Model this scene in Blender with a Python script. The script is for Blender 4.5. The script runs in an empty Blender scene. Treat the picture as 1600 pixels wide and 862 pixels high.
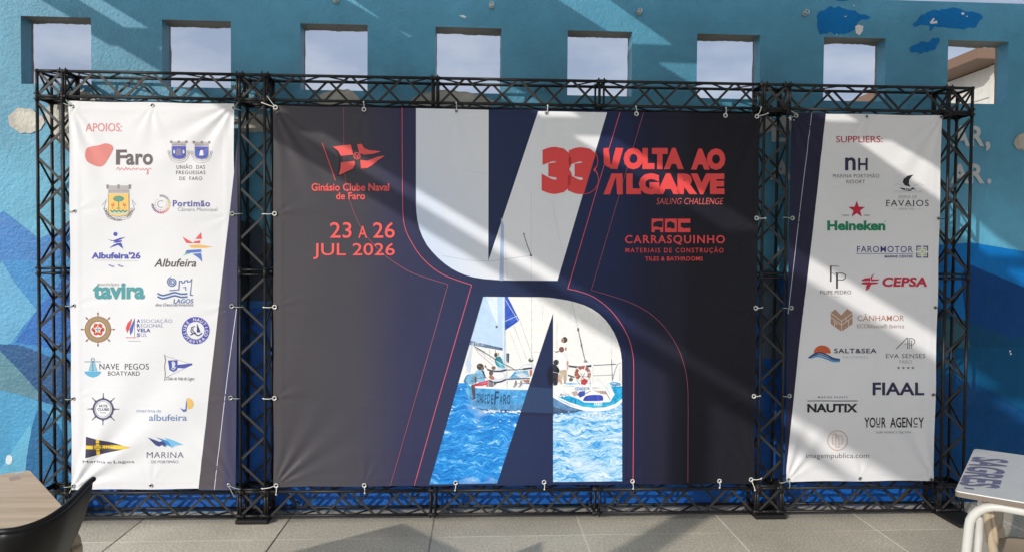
import bpy, bmesh, math, random
from mathutils import Vector, Matrix, geometry, noise
random.seed(7)
S = bpy.context.scene
COL = S.collection

# ------------------------------------------------------------------ camera
CAM = Vector((2.5324, -4.3757, 1.5828))
FPX = 1150.5
R_ = Vector((0.99888, -0.04652, 0.0076)).normalized()
F_ = Vector((0.0467, 0.99855, -0.0267)).normalized()
U_ = R_.cross(F_).normalized()
R_ = F_.cross(U_).normalized()
cd = bpy.data.cameras.new('camera')
cam = bpy.data.objects.new('camera', cd)
COL.objects.link(cam)
cd.sensor_fit = 'HORIZONTAL'
cd.sensor_width = 36
cd.lens = FPX / 1600 * 36
cd.clip_start = 0.05
cd.clip_end = 3000
M3 = Matrix((R_, U_, -F_)).transposed()
cam.matrix_world = Matrix.Translation(CAM) @ M3.to_4x4()
S.camera = cam

# ------------------------------------------------------------------ light
SUN = Vector((-0.9, -1.0, 0.518)).normalized()      # towards the sun
w = bpy.data.worlds.new('World')
S.world = w
w.use_nodes = True
nt = w.node_tree
nt.nodes.clear()
sky = nt.nodes.new('ShaderNodeTexSky')
sky.sky_type = 'NISHITA'
sky.sun_disc = False
sky.sun_elevation = math.asin(SUN.z)
sky.sun_rotation = math.atan2(SUN.x, SUN.y)
sky.dust_density = 2.5
sky.air_density = 1.0
tc = nt.nodes.new('ShaderNodeTexCoord')
mp = nt.nodes.new('ShaderNodeMapping')
mp.inputs['Scale'].default_value = (1.6, 1.6, 4.5)
nz = nt.nodes.new('ShaderNodeTexNoise')
nz.inputs['Scale'].default_value = 2.1
nz.inputs['Detail'].default_value = 7
nz.inputs['Roughness'].default_value = 0.6
cr = nt.nodes.new('ShaderNodeMapRange')
cr.inputs[1].default_value = 0.3
cr.inputs[2].default_value = 0.72
cr.inputs[3].default_value = 0.55
cr.inputs[4].default_value = 0.95
mx = nt.nodes.new('ShaderNodeMix')
mx.data_type = 'RGBA'
dt = nt.nodes.new('ShaderNodeVectorMath')
dt.operation = 'DOT_PRODUCT'
dt.inputs[1].default_value = SUN
sm = nt.nodes.new('ShaderNodeMapRange')
sm.interpolation_type = 'SMOOTHSTEP'
sm.inputs[1].default_value = -0.35
sm.inputs[2].default_value = 0.9
veil = nt.nodes.new('ShaderNodeMix')               # thin veil of cloud, brighter on the sunny side
veil.data_type = 'RGBA'
puff = nt.nodes.new('ShaderNodeTexNoise')
puff.inputs['Scale'].default_value = 5.5
puff.inputs['Detail'].default_value = 6
pr_ = nt.nodes.new('ShaderNodeValToRGB')
pr_.color_ramp.elements[0].position = 0.40
pr_.color_ramp.elements[0].color = (3.9, 4.6, 6.2, 1)
pr_.color_ramp.elements[1].position = 0.66
pr_.color_ramp.elements[1].color = (5.6, 6.1, 7.4, 1)
veil.inputs[7].default_value = (15.5, 17.2, 19.4, 1)
bg = nt.nodes.new('ShaderNodeBackground')
bg.inputs['Strength'].default_value = 0.1
wo = nt.nodes.new('ShaderNodeOutputWorld')
L = nt.links.new
L(mp.outputs[0], puff.inputs['Vector'])
L(puff.outputs[0], pr_.inputs[0])
L(pr_.outputs[0], veil.inputs[6])
L(tc.outputs['Generated'], dt.inputs[0])
L(dt.outputs['Value'], sm.inputs[0])
L(sm.outputs[0], veil.inputs[0])
L(veil.outputs[2], mx.inputs[7])
L(tc.outputs['Generated'], mp.inputs[0])
L(mp.outputs[0], nz.inputs['Vector'])
L(nz.outputs[0], cr.inputs[0])
L(cr.outputs[0], mx.inputs[0])
L(sky.outputs[0], mx.inputs[6])
L(mx.outputs[2], bg.inputs[0])
L(bg.outputs[0], wo.inputs[0])

sl = bpy.data.lights.new('sun', 'SUN')
sl.energy = 3.0
sl.angle = math.radians(0.53)
sl.color = (1.0, 0.95, 0.87)
sun = bpy.data.objects.new('sun', sl)
COL.objects.link(sun)
sun.rotation_euler = SUN.to_track_quat('Z', 'Y').to_euler()
sun.location = SUN * 30

S.view_settings.view_transform = 'Standard'
S.view_settings.look = 'None'
S.view_settings.gamma = 1
S.view_settings.use_curve_mapping = False
S.view_settings.exposure = 0.0


# ------------------------------------------------------------------ survey helpers
def ray(px, py):
    return (F_ * FPX + R_ * (px - 800) - U_ * (py - 431)).normalized()


def aty(px, py, y0, s=0.0):
    d = ray(px, py)
    t = (y0 + s * CAM.x - CAM.y) / (d.y - s * d.x)
    return CAM + d * t


def atz(px, py, z):
    d = ray(px, py)
    return CAM + d * ((z - CAM.z) / d.z)


WY0, WS = 0.185, 0.0134          # the painted wall's front plane  y = WY0 + WS x


def lin(c):
    c = c / 255
    return c / 12.92 if c <= 0.04045 else ((c + 0.055) / 1.055) ** 2.4


def lit(r, g, b, k=1.0):
    return tuple(min(0.86, lin(v) / 1.3 * k) for v in (r, g, b))


def shd(r, g, b, k=1.0):
    return tuple(min(0.86, lin(v) / 0.42 * k) for v in (r, g, b))


# ------------------------------------------------------------------ objects
def obj(name, bm, mats, parent=None, smooth=False, label=None):
    me = bpy.data.meshes.new(name)
    if smooth:
        for f in bm.faces:
            f.smooth = True
    bm.to_mesh(me)
    bm.free()
    if not isinstance(mats, (list, tuple)):
        mats = [mats]
    for m in mats:
        me.materials.append(m)
    o = bpy.data.objects.new(name, me)
    COL.objects.link(o)
    if parent:
        o.parent = parent
        o.matrix_parent_inverse = parent.matrix_world.inverted()
    if label:
        o['label'] = label
    return o


def tag(o, label, cat, group=None, kind=None):
    o['label'] = label
    o['category'] = cat
    if group:
        o['group'] = group
    if kind:
        o['kind'] = kind
    return o


def thing(name, label, cat, loc=(0, 0, 0), group=None):
    o = bpy.data.objects.new(name, None)
    COL.objects.link(o)
    o.location = loc
    o.empty_display_size = 0.2
    tag(o, label, cat, group)
    bpy.context.view_layer.update()
    o.matrix_world = Matrix.Translation(loc)
    return o


def struct(o):
    o['kind'] = 'structure'
    return o


# ------------------------------------------------------------------ materials
def mat(name, col, rough=0.5, spec=0.5, metal=0.0):
    m = bpy.data.materials.new(name)
    m.use_nodes = True
    b = m.node_tree.nodes['Principled BSDF']
    b.inputs['Base Color'].default_value = (*col, 1)
    b.inputs['Roughness'].default_value = rough
    b.inputs['Specular IOR Level'].default_value = spec
    b.inputs['Metallic'].default_value = metal
    return m


def bsdf(m):
    return m.node_tree.nodes['Principled BSDF']


def nd(m, t, **kw):
    n = m.node_tree.nodes.new(t)
    for k, v in kw.items():
        setattr(n, k, v)
    return n


def ln(m, a, b):
    m.node_tree.links.new(a, b)


def worldpos(m):
    g = nd(m, 'ShaderNodeNewGeometry')
    return g.outputs['Position']


def noise_tex(m, vec, scale, detail=3, rough=0.55, stretch=None):
    if stretch:
        mp = nd(m, 'ShaderNodeMapping')
        mp.inputs['Scale'].default_value = stretch
        ln(m, vec, mp.inputs[0])
        vec = mp.outputs[0]
    n = nd(m, 'ShaderNodeTexNoise')
    n.inputs['Scale'].default_value = scale
    n.inputs['Detail'].default_value = detail
    n.inputs['Roughness'].default_value = rough
    ln(m, vec, n.inputs['Vector'])
    return n.outputs[0]


def maprange(m, v, a, b, c, d):
    n = nd(m, 'ShaderNodeMapRange')
    for i, x in enumerate((a, b, c, d)):
        n.inputs[i + 1].default_value = x
    ln(m, v, n.inputs[0])
    return n.outputs[0]


def ramp(m, v, stops):
    n = nd(m, 'ShaderNodeValToRGB')
    el = n.color_ramp.elements
    while len(el) < len(stops):
        el.new(0.5)
    for e, (p, c) in zip(el, stops):
        e.position = p
        e.color = (*c, 1)
    ln(m, v, n.inputs[0])
    return n.outputs[0]


def mixc(m, fac, a, b, blend='MIX'):
    n = nd(m, 'ShaderNodeMix')
    n.data_type = 'RGBA'
    n.blend_type = blend
    for s, v in ((0, fac), (6, a), (7, b)):
        if hasattr(v, 'is_output'):
            ln(m, v, n.inputs[s])
        elif s == 0:
            n.inputs[s].default_value = v
        else:
            n.inputs[s].default_value = (*v, 1)
    return n.outputs[2]


def bump(m, h, strength, dist, prev=None):
    n = nd(m, 'ShaderNodeBump')
    n.inputs['Strength'].default_value = strength
    n.inputs['Distance'].default_value = dist
    ln(m, h, n.inputs['Height'])
    if prev is not None:
        ln(m, prev, n.inputs['Normal'])
    ln(m, n.outputs[0], bsdf(m).inputs['Normal'])
    return n.outputs[0]


def plaster(name, col, rough=0.42, var=0.16, grad=None, spec=0.4):
    """painted rough render: one coat of colour over a trowelled, lumpy wall"""
    m = mat(name, col, rough, spec)
    p = worldpos(m)
    n1 = noise_tex(m, p, 1.7, 4, 0.6)
    n2 = noise_tex(m, p, 9, 4, 0.6)
    base = col
    if grad:
        sx = nd(m, 'ShaderNodeSeparateXYZ')
        ln(m, p, sx.inputs[0])
        f = maprange(m, sx.outputs[2], grad[0], grad[1], 0, 1)
        base = mixc(m, f, grad[2], col)
    v = maprange(m, n1, 0.3, 0.7, 1 - var, 1 + var)
    v2 = maprange(m, n2, 0.3, 0.75, 0.93, 1.06)
    mm = nd(m, 'ShaderNodeMath', operation='MULTIPLY')
    ln(m, v, mm.inputs[0])
    ln(m, v2, mm.inputs[1])
    cx = nd(m, 'ShaderNodeCombineColor')
    for i in range(3):
        ln(m, mm.outputs[0], cx.inputs[i])
    c = mixc(m, 1.0, base, cx.outputs[0], 'MULTIPLY')
    # faint runs down the wall and brushed-on patches
    n6 = noise_tex(m, p, 1.0, 4, 0.6, (9, 9, 0.7))
    c = mixc(m, maprange(m, n6, 0.54, 0.78, 0, 0.16), c, tuple(0.55 * q for q in col))
    n7 = noise_tex(m, p, 1.0, 5, 0.7, (3.2, 3.2, 4.5))
    c = mixc(m, maprange(m, n7, 0.55, 0.72, 0, 0.16), c, tuple(min(0.8, 1.25 * q + 0.05) for q in col))
    # a few scuffs
    n4 = noise_tex(m, p, 5.5, 6, 0.7)
    sc = maprange(m, n4, 0.71, 0.76, 0, 0.35)
    c = mixc(m, sc, c, (0.32, 0.38, 0.40))
    ln(m, c, bsdf(m).inputs['Base Color'])
    h1 = noise_tex(m, p, 46, 5, 0.66)
    h2 = noise_tex(m, p, 6, 4, 0.6)
    b = bump(m, h2, 0.5, 0.012)
    bump(m, h1, 0.65, 0.010, b)
    return m


def fmath(m, op, a, b=None):
    n = nd(m, 'ShaderNodeMath', operation=op)
    for i, v in enumerate((a, b)):
        if v is None:
            continue
        if hasattr(v, 'is_output'):
            ln(m, v, n.inputs[i])
        else:
            n.inputs[i].default_value = v
    return n.outputs[0]


INKS = {}


def ink(col, photo=False):
    key = tuple(round(c, 3) for c in col) + ((1,) if photo else ())
    if key not in INKS:
        m = mat('printed_ink', key[:3], 0.5, 0.2)
        p = worldpos(m)
        n = noise_tex(m, p, 260, 2, 0.5)
        if photo:
            # photographic print: soft tonal modelling instead of one flat ink
            lum = sum(key[:3]) / 3
            k = 0.05 if lum > 0.6 else 0.38
            a1 = noise_tex(m, p, 26, 4, 0.65)
            a2 = noise_tex(m, p, 90, 3, 0.6)
            f = maprange(m, fmath(m, 'ADD', fmath(m, 'MULTIPLY', a1, 0.65), fmath(m, 'MULTIPLY', a2, 0.35)), 0.36, 0.64, 0, 1)
            dk = tuple(q * (1 - k) for q in key[:3])
            lt = tuple(min(0.85, q * (1 + k * 0.6) + 0.03) for q in key[:3])
            ln(m, mixc(m, f, dk, lt), bsdf(m).inputs['Base Color'])
        bump(m, n, 0.05, 0.001)
        INKS[key] = m
    return INKS[key]


# ------------------------------------------------------------------ mesh helpers
def tube(bm, a, b, r, n=8, caps=True):
    a = Vector(a)
    b = Vector(b)
    d = (b - a)
    l = d.length
    q = d.to_track_quat('Z', 'Y')
    ra, rb = [], []
    for i in range(n):
        t = 2 * math.pi * i / n
        v = Vector((r * math.cos(t), r * math.sin(t), 0))
        ra.append(bm.verts.new(a + q @ v))
        rb.append(bm.verts.new(b + q @ v))
    for i in range(n):
        f = bm.faces.new((ra[i], ra[(i + 1) % n], rb[(i + 1) % n], rb[i]))
        f.smooth = True
    if caps:
        bm.faces.new(ra[::-1])
        bm.faces.new(rb)


def bar(bm, a, b, wdt, thk, nrm):
    """flat strip from a to b; its thin side points along nrm"""
    a = Vector(a)
    b = Vector(b)
    nrm = Vector(nrm).normalized()
    s = (b - a).cross(nrm).normalized() * wdt / 2
    t = nrm * thk / 2
    v = [bm.verts.new(p) for p in (a - s - t, a + s - t, a + s + t, a - s + t, b - s - t, b + s - t, b + s + t, b - s + t)]
    for q in ((0, 1, 2, 3), (7, 6, 5, 4), (0, 4, 5, 1), (1, 5, 6, 2), (2, 6, 7, 3), (3, 7, 4, 0)):
        bm.faces.new([v[i] for i in q])


def box(bm, lo, hi, mi=0, bev=0):
    xs = (lo[0], hi[0])
    ys = (lo[1], hi[1])
    zs = (lo[2], hi[2])
    v = [bm.verts.new((xs[i], ys[j], zs[k])) for k in (0, 1) for j in (0, 1) for i in (0, 1)]
    fs = []
    for q in ((0, 2, 3, 1), (4, 5, 7, 6), (0, 1, 5, 4), (1, 3, 7, 5), (3, 2, 6, 7), (2, 0, 4, 6)):
        f = bm.faces.new([v[i] for i in q])
        f.material_index = mi
        fs.append(f)
    if bev:
        es = list({e for f in fs for e in f.edges})
        bmesh.ops.bevel(bm, geom=es, offset=bev, segments=2, affect='EDGES', profile=0.6)
    return fs


def prism(bm, pts, z0, z1, mi=0):
    """vertical prism over an outline in plan"""
    lo = [bm.verts.new((p[0], p[1], z0)) for p in pts]
    hi = [bm.verts.new((p[0], p[1], z1)) for p in pts]
    n = len(pts)
    fs = [bm.faces.new(lo[::-1]), bm.faces.new(hi)]
    for i in range(n):
        fs.append(bm.faces.new((lo[i], lo[(i + 1) % n], hi[(i + 1) % n], hi[i])))
    for f in fs:
        f.material_index = mi
    bmesh.ops.recalc_face_normals(bm, faces=fs)
    return fs


def path_tube(bm, pts, r, n=10, closed=False):
    pts = [Vector(p) for p in pts]
    rings = []
    up = Vector((0, 0, 1))
    for i, p in enumerate(pts):
        if closed:
            d = pts[(i + 1) % len(pts)] - pts[i - 1]
        else:
            d = pts[min(i + 1, len(pts) - 1)] - pts[max(i - 1, 0)]
        d.normalize()
        s = d.cross(up)
        if s.length < 1e-3:
            s = d.cross(Vector((0.3, 1, 0)))
        s.normalize()
        t = s.cross(d)
        rings.append([bm.verts.new(p + s * r * math.cos(2 * math.pi * k / n) + t * r * math.sin(2 * math.pi * k / n)) for k in range(n)])
    m = len(rings)
    for i in range(m if closed else m - 1):
        a, b = rings[i], rings[(i + 1) % m]
        for k in range(n):
            f = bm.faces.new((a[k], a[(k + 1) % n], b[(k + 1) % n], b[k]))
            f.smooth = True
    if not closed:
        bm.faces.new(rings[0])
        bm.faces.new(rings[-1][::-1])


def smooth_curve(pts, n=8, closed=False):
    """Catmull-Rom through the points"""
    P = [Vector(p) for p in pts]
    out = []
    m = len(P)
    for i in range(m if closed else m - 1):
        p1, p2 = P[i], P[(i + 1) % m]
        p0 = P[i - 1] if (closed or i > 0) else p1
        p3 = P[(i + 2) % m] if (closed or i + 2 < m) else p2
        for k in range(n):
            t = k / n
            out.append(0.5 * ((2 * p1) + (p2 - p0) * t + (2 * p0 - 5 * p1 + 4 * p2 - p3) * t * t + (3 * p1 - p0 - 3 * p2 + p3) * t ** 3))
    if not closed:
        out.append(P[-1])
    return out


GC = {}


def glyphs(body, wt, sh, sp):
    key = (body, wt, sh, sp)
    if key not in GC:
        cu = bpy.data.curves.new('lettering', 'FONT')
        cu.body = body
        cu.offset = wt
        cu.shear = sh
        cu.space_character = sp
        cu.resolution_u = 3
        ob = bpy.data.objects.new('lettering', cu)
        me = ob.to_mesh()
        v = [(q.co.x, q.co.y) for q in me.vertices]
        t = [tuple(f.vertices) for f in me.polygons]
        ob.to_mesh_clear()
        bpy.data.objects.remove(ob)
        bpy.data.curves.remove(cu)
        GC[key] = (v, t)
    return GC[key]


# ================================================================== SETTING
# ---- paving
mf = mat('granite_paving', (0.36, 0.34, 0.31), 0.62, 0.35)
p = worldpos(mf)
n1 = noise_tex(mf, p, 75, 6, 0.85)
n2 = noise_tex(mf, p, 120, 3, 0.6)
n3 = noise_tex(mf, p, 2.2, 5, 0.65)
sx = nd(mf, 'ShaderNodeSeparateXYZ')
ln(mf, p, sx.inputs[0])
c = ramp(mf, n1, [(0.34, (0.22, 0.195, 0.155)), (0.5, (0.52, 0.47, 0.38)), (0.66, (0.84, 0.77, 0.64))])
c = mixc(mf, maprange(mf, n2, 0.35, 0.65, 0, 0.3), c, (0.50, 0.455, 0.37))


tx = fmath(mf, 'DIVIDE', fmath(mf, 'SUBTRACT', sx.outputs[0], 0.55 - 0.865 * 40), 0.865)
ty = fmath(mf, 'DIVIDE', fmath(mf, 'SUBTRACT', fmath(mf, 'SUBTRACT', sx.outputs[1], fmath(mf, 'MULTIPLY', sx.outputs[0], 0.014)), -0.285 - 0.865 * 40), 0.865)
tcb = nd(mf, 'ShaderNodeCombineXYZ')
ln(mf, fmath(mf, 'FLOOR', tx), tcb.inputs[0])
ln(mf, fmath(mf, 'FLOOR', ty), tcb.inputs[1])
wn = nd(mf, 'ShaderNodeTexWhiteNoise')
ln(mf, tcb.outputs[0], wn.inputs['Vector'])
tone = maprange(mf, wn.outputs[0], 0, 1, 0.9, 1.06)
tc3 = nd(mf, 'ShaderNodeCombineColor')
dirt = maprange(mf, n3, 0.3, 0.7, 0.86, 1.1)
tt = fmath(mf, 'MULTIPLY', tone, dirt)
for i in range(3):
    ln(mf, tt, tc3.inputs[i])
c = mixc(mf, 1.0, c, tc3.outputs[0], 'MULTIPLY')
jw = noise_tex(mf, p, 14, 4, 0.7)


def joint(t):
    fr = fmath(mf, 'FRACT', t)
    return fmath(mf, 'MINIMUM', fr, fmath(mf, 'SUBTRACT', 1.0, fr))


jx, jy = joint(tx), joint(ty)
wob = maprange(mf, jw, 0.3, 0.7, 0.0034, 0.0074)
ex = fmath(mf, 'LESS_THAN', jx, wob)
ey = fmath(mf, 'LESS_THAN', jy, fmath(mf, 'MULTIPLY', wob, 0.75))
jn = noise_tex(mf, p, 1.1, 3, 0.6)
west = maprange(mf, sx.outputs[0], 2.0, 3.4, 0.0, 1.0)
jc = mixc(mf, west, (0.09, 0.082, 0.07), (0.80, 0.74, 0.62))
jmix = fmath(mf, 'MULTIPLY', ey, maprange(mf, jn, 0.42, 0.55, 0.15, 0.9))
c = mixc(mf, jmix, c, (0.80, 0.74, 0.62))
c = mixc(mf, ex, c, jc)
# cement worn into the cracks beside the open joints
n5 = noise_tex(mf, p, 34, 5, 0.7)
spot = maprange(mf, n5, 0.72, 0.76, 0, 0.5)
c = mixc(mf, spot, c, (0.16, 0.15, 0.13))
ln(mf, c, bsdf(mf).inputs['Base Color'])
bb = bump(mf, n2, 0.25, 0.004)
hj = fmath(mf, 'SUBTRACT', 1.0, fmath(mf, 'MAXIMUM', ex, ey))
bump(mf, hj, 0.5, 0.004, bb)
bm = bmesh.new()
vs = [bm.verts.new(q) for q in ((-150, -150, 0), (150, -150, 0), (150, 150, 0), (-150, 150, 0))]
bm.faces.new(vs)
struct(obj('plaza_floor', bm, mf))

# ---- the painted wall with its row of square openings
WT = 0.125
WTOP = 3.235
WX0, WPITCH, WW, WZT, WZB = -0.197, 0.8202, 0.4061, 2.99, 2.588
wall = thing('wall', 'tall blue mural wall with a row of square openings near its top', 'wall')
m_wall = plaster('blue_wall_paint', (0.061, 0.236, 0.350), grad=(1.3, 2.6, (0.11, 0.39, 0.57)))
m_back = plaster('wall_back_render', (0.55, 0.55, 0.53))
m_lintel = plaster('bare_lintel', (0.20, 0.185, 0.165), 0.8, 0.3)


def wy(x):
    return WY0 + WS * x


bm = bmesh.new()
xs = [-6.0]
for i in range(8):
    xs += [WX0 + WPITCH * i, WX0 + WPITCH * i + WW]
xs.append(12.0)
zs = [-0.05, WZB, WZT, WTOP]
vf = {}


def wv(i, k, b):
    key = (i, k, b)
    if key not in vf:
        z = zs[k]
        vf[key] = bm.verts.new((xs[i], wy(xs[i]) + (WT if b else 0), z))
    return vf[key]


for i in range(len(xs) - 1):
    hole = i % 2 == 1
    for k in range(3):
        if hole and k == 1:
            # reveals
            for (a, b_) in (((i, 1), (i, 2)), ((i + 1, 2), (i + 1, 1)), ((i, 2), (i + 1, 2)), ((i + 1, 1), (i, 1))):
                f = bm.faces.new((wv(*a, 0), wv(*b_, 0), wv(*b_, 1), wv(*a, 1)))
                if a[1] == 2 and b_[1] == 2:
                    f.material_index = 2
            continue
        bm.faces.new((wv(i, k, 0), wv(i + 1, k, 0), wv(i + 1, k + 1, 0), wv(i, k + 1, 0)))
        f = bm.faces.new((wv(i, k + 1, 1), wv(i + 1, k + 1, 1), wv(i + 1, k, 1), wv(i, k, 1)))
        f.material_index = 1
    f = bm.faces.new((wv(i, 3, 0), wv(i + 1, 3, 0), wv(i + 1, 3, 1), wv(i, 3, 1)))
obj('wall_body', bm, [m_wall, m_back, m_lintel], wall)


# ---- the mural: coats of paint on that wall
def mural(name, pts, col, layer=1, curve=False, label=None, var=0.14, jag=0.0, rough=0.42, closed=True, grad=None):
    P = []
    if curve:
        pts = [(v.x, v.y) for v in smooth_curve([(a, b, 0) for a, b in pts], 7, True)]
    for a, b in pts:
        if jag:
            a += noise.noise(Vector((a * 0.11, b * 0.11, 3))) * jag
            b += noise.noise(Vector((a * 0.11, b * 0.11, 9))) * jag
        q = aty(a, b, WY0, WS)
        P.append(Vector((q.x, q.y - 0.0006 - 0.0004 * layer, max(q.z, 0.004))))
    tri = geometry.tessellate_polygon([P])
    bm = bmesh.new()
    V = [bm.verts.new(q) for q in P]
    for t in tri:
        try:
            bm.faces.new([V[i] for i in t])
        except ValueError:
            pass
    face_front(bm)
    m = plaster('mural_paint', col, rough, var, grad, 0.4 if pts[0][0] < 300 else 0.12)
    return obj(name, bm, m, wall, label=label)


def face_front(bm):
    bm.normal_update()
    for f in bm.faces:
        if f.normal.y > 0:
            f.normal_flip()


DEEP = (0.003, 0.095, 0.40)
# left of the stand
mural('painted_mountain', [(-260, 560), (-260, 420), (-140, 250), (-40, 372), (5, 329), (61, 373), (112, 349), (180, 330), (260, 420), (420, 400), (520, 470), (640, 430), (900, 470), (1240, 520), (1240, 640), (-260, 640)], lit(50, 128, 200), 1, label='mid blue painted mountain range')
mural('facet_or_shade', [(-260, 640), (-260, 410), (-60, 408), (120, 404), (180, 400), (240, 470), (240, 640)], lit(46, 140, 205), 2)
mural('facet_or_shade', [(-120, 545), (4, 408), (22, 440), (58, 484), (40, 505), (20, 533), (-30, 560)], lit(96, 172, 214), 3)
mural('facet_or_shade', [(58, 484), (120, 410), (180, 410), (180, 560), (24, 534)], lit(20, 110, 196), 4)
mural('painted_disc', [(-200, 640), (-140, 560), (-60, 538), (0, 537), (29, 538), (61, 549), (110, 572), (170, 640), (170, 830), (-200, 830)], lit(4, 82, 138), 5, label='dark blue painted arc')
mural('facet_or_shade', [(-200, 600), (0, 547), (30, 577), (61, 612), (62, 625), (30, 616), (0, 609), (-100, 592)], lit(88, 140, 158), 6)
mural('facet_or_shade', [(-220, 592), (0, 609), (29, 615), (62, 626), (115, 640), (180, 660), (180, 830), (-220, 830)], lit(72, 160, 206), 7)
mural('facet_or_shade', [(-120, 830), (0, 733), (47, 662), (56, 700), (60, 770), (60, 830)], lit(98, 180, 216), 8)
mural('painted_disc', [(60, 640), (84, 655), (100, 690), (110, 830), (38, 830), (40, 742), (46, 690)], lit(6, 104, 158), 9, curve=True)
mural('paint_splash', [(11, 712), (17, 710), (20, 716), (17, 724), (10, 722)], (0.6, 0.66, 0.68), 10, curve=True)
# behind the stand
mural('painted_sea', [(112, 560), (250, 510), (400, 480), (560, 470), (760, 460), (980, 440), (1240, 430), (1300, 445), (1505, 470), (1505, 520), (1524, 640), (1524, 830), (112, 830)], DEEP, 10, label='deep blue painted sea behind the stand')
mural('facet_or_shade', [(376, 345), (404, 350), (424, 392), (424, 470), (376, 470)], lit(74, 84, 100), 11)
mural('facet_or_shade', [(1186, 420), (1206, 420), (1222, 492), (1228, 560), (1186, 560)], (0.10, 0.14, 0.18), 11)
# right of the stand
mural('facet_or_shade', [(1440, 385), (1518, 379), (1600, 393), (1760, 425), (1760, 560), (1600, 524), (1581, 528), (1509, 501), (1440, 470)], (0.002, 0.15, 0.46), 12, label='blue painted facet with the sun streak brightened into its colour')
mural('facet_or_shade', [(1500, 430), (1512, 412), (1600, 449), (1760, 505), (1760, 560), (1600, 524), (1581, 528), (1509, 501)], (0.001, 0.050, 0.20), 13)  # same blue below the sun streak, its shade painted in as a darker tone
mural('facet_or_shade', [(1440, 470), (1509, 501), (1581, 528), (1600, 524), (1760, 490), (1760, 545), (1600, 542), (1516, 542), (1440, 560)], (0.001, 0.062, 0.150), 14)
mural('facet_or_shade', [(1470, 498), (1504, 498), (1509, 516), (1516, 542), (1470, 542)], (0.04, 0.11, 0.15), 15)
mural('facet_or_shade', [(1440, 542), (1760, 542), (1760, 700), (1600, 640), (1520, 596), (1440, 580)], (0.001, 0.072, 0.18), 16)
mural('facet_or_shade', [(1440, 580), (1520, 596), (1600, 640), (1760, 700), (1760, 980), (1440, 980)], (0.0008, 0.052, 0.17), 17)
for a, b in ((1577, 548), (1578, 552)):
    mural('plaster_chip', [(a - 1.3, b - 1), (a + 1, b - 1.3), (a + 1.3, b + 1), (a - 1, b + 1.3)], (0.8, 0.8, 0.78), 18)
# clouds
CL = (0.42, 0.40, 0.35)
for pts in ([(14, 188), (22, 173), (40, 169), (58, 176), (70, 188), (66, 202), (44, 209), (24, 204)],
            [(72, 172), (95, 152), (120, 142), (150, 150), (170, 175), (160, 210), (120, 232), (92, 220), (80, 200)],
            [(366, 190), (384, 176), (402, 178), (428, 186), (428, 204), (404, 207), (380, 206)],
            [(492, 158), (506, 146), (524, 140), (550, 143), (562, 158), (540, 166), (505, 166)],
            [(640, 160), (664, 146), (690, 141), (736, 146), (772, 160), (740, 172), (668, 172)],
            [(1176, 196), (1190, 184), (1212, 186), (1238, 184), (1240, 206), (1214, 197), (1200, 208), (1184, 206)],
            [(1584, 222), (1592, 211), (1610, 207), (1640, 215), (1650, 228), (1630, 240), (1602, 238), (1588, 232)]):
    mural('painted_cloud', pts, CL, 11, curve=True, var=0.3, jag=3)
    mx_ = sum(q[0] for q in pts) / len(pts)
    my_ = sum(q[1] for q in pts) / len(pts)
    mural('painted_cloud', [(mx_ + (a - mx_) * 0.72 - 1, my_ + (b - my_) * 0.66 - 3) for a, b in pts], (0.50, 0.475, 0.41), 12, curve=True, var=0.3, jag=7)
# dark blue touch-up patches and bare plaster near the wall's top
PAT = (0.002, 0.13, 0.36)


def crop4(L):
    return [(1160 + a / 3.59, b / 3.59) for a, b in L]


mural('touch_up_patch', crop4([(412, 110), (440, 62), (500, 38), (570, 44), (640, 66), (718, 102), (650, 128), (640, 160), (600, 178), (540, 192), (480, 182), (430, 192)]), PAT, 2, True, jag=5, label='large dark blue paint patch over an opening')
mural('touch_up_patch', crop4([(960, 140), (1000, 90), (1060, 62), (1150, 52), (1190, 46), (1260, 58), (1336, 84), (1325, 130), (1270, 160), (1180, 158), (1090, 150), (1060, 172), (1030, 144)]), PAT, 2, True, jag=5, label='long dark blue paint patch')
mural('touch_up_patch', crop4([(935, 275), (970, 250), (1040, 232), (1108, 212), (1080, 265), (1020, 300), (985, 308), (960, 296)]), PAT, 2, True, jag=4, label='small dark blue paint patch')
mural('touch_up_patch', crop4([(500, -10), (530, -6), (600, -14), (590, 4), (540, 6)]), PAT, 2, True)
for L in ([(632, 150), (650, 140), (678, 148), (674, 176), (656, 200), (636, 188)], [(1050, 128), (1070, 102), (1078, 108), (1066, 124), (1092, 118), (1092, 132), (1056, 136)], [(1228, 72), (1246, 74), (1240, 86), (1228, 82)], [(1252, 90), (1266, 92), (1258, 98)], [(524, 192), (534, 194), (528, 200)], [(620, 30), (632, 32), (624, 38)], [(568, 90), (578, 94), (590, 90), (576, 98)]):
    mural('plaster_chip', crop4(L), (0.62, 0.60, 0.58), 3)
mural('plaster_chip', [(717, 25), (724, 24), (729, 27), (726, 29), (721, 27)], (0.6, 0.66, 0.68), 3)

def wall_text(body, x0, y0, x1, y1, col, wt=0.03):
    v, t = glyphs(body, wt, 0, 1.0)
    ax, bx = min(q[0] for q in v), max(q[0] for q in v)
    ay, by = min(q[1] for q in v), max(q[1] for q in v)
    bm = bmesh.new()
    W = []
    for q in v:
        g = aty(x0 + (q[0] - ax) / (bx - ax) * (x1 - x0), y1 - (q[1] - ay) / (by - ay) * (y1 - y0), WY0, WS)
        W.append(bm.verts.new((g.x, g.y - 0.0065, g.z)))
    for tri in t:
        try:
            bm.faces.new([W[i] for i in tri])
        except ValueError:
            pass
    face_front(bm)
    obj('painted_lettering', bm, m_letter, wall, label='pale grey painted capitals')


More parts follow.
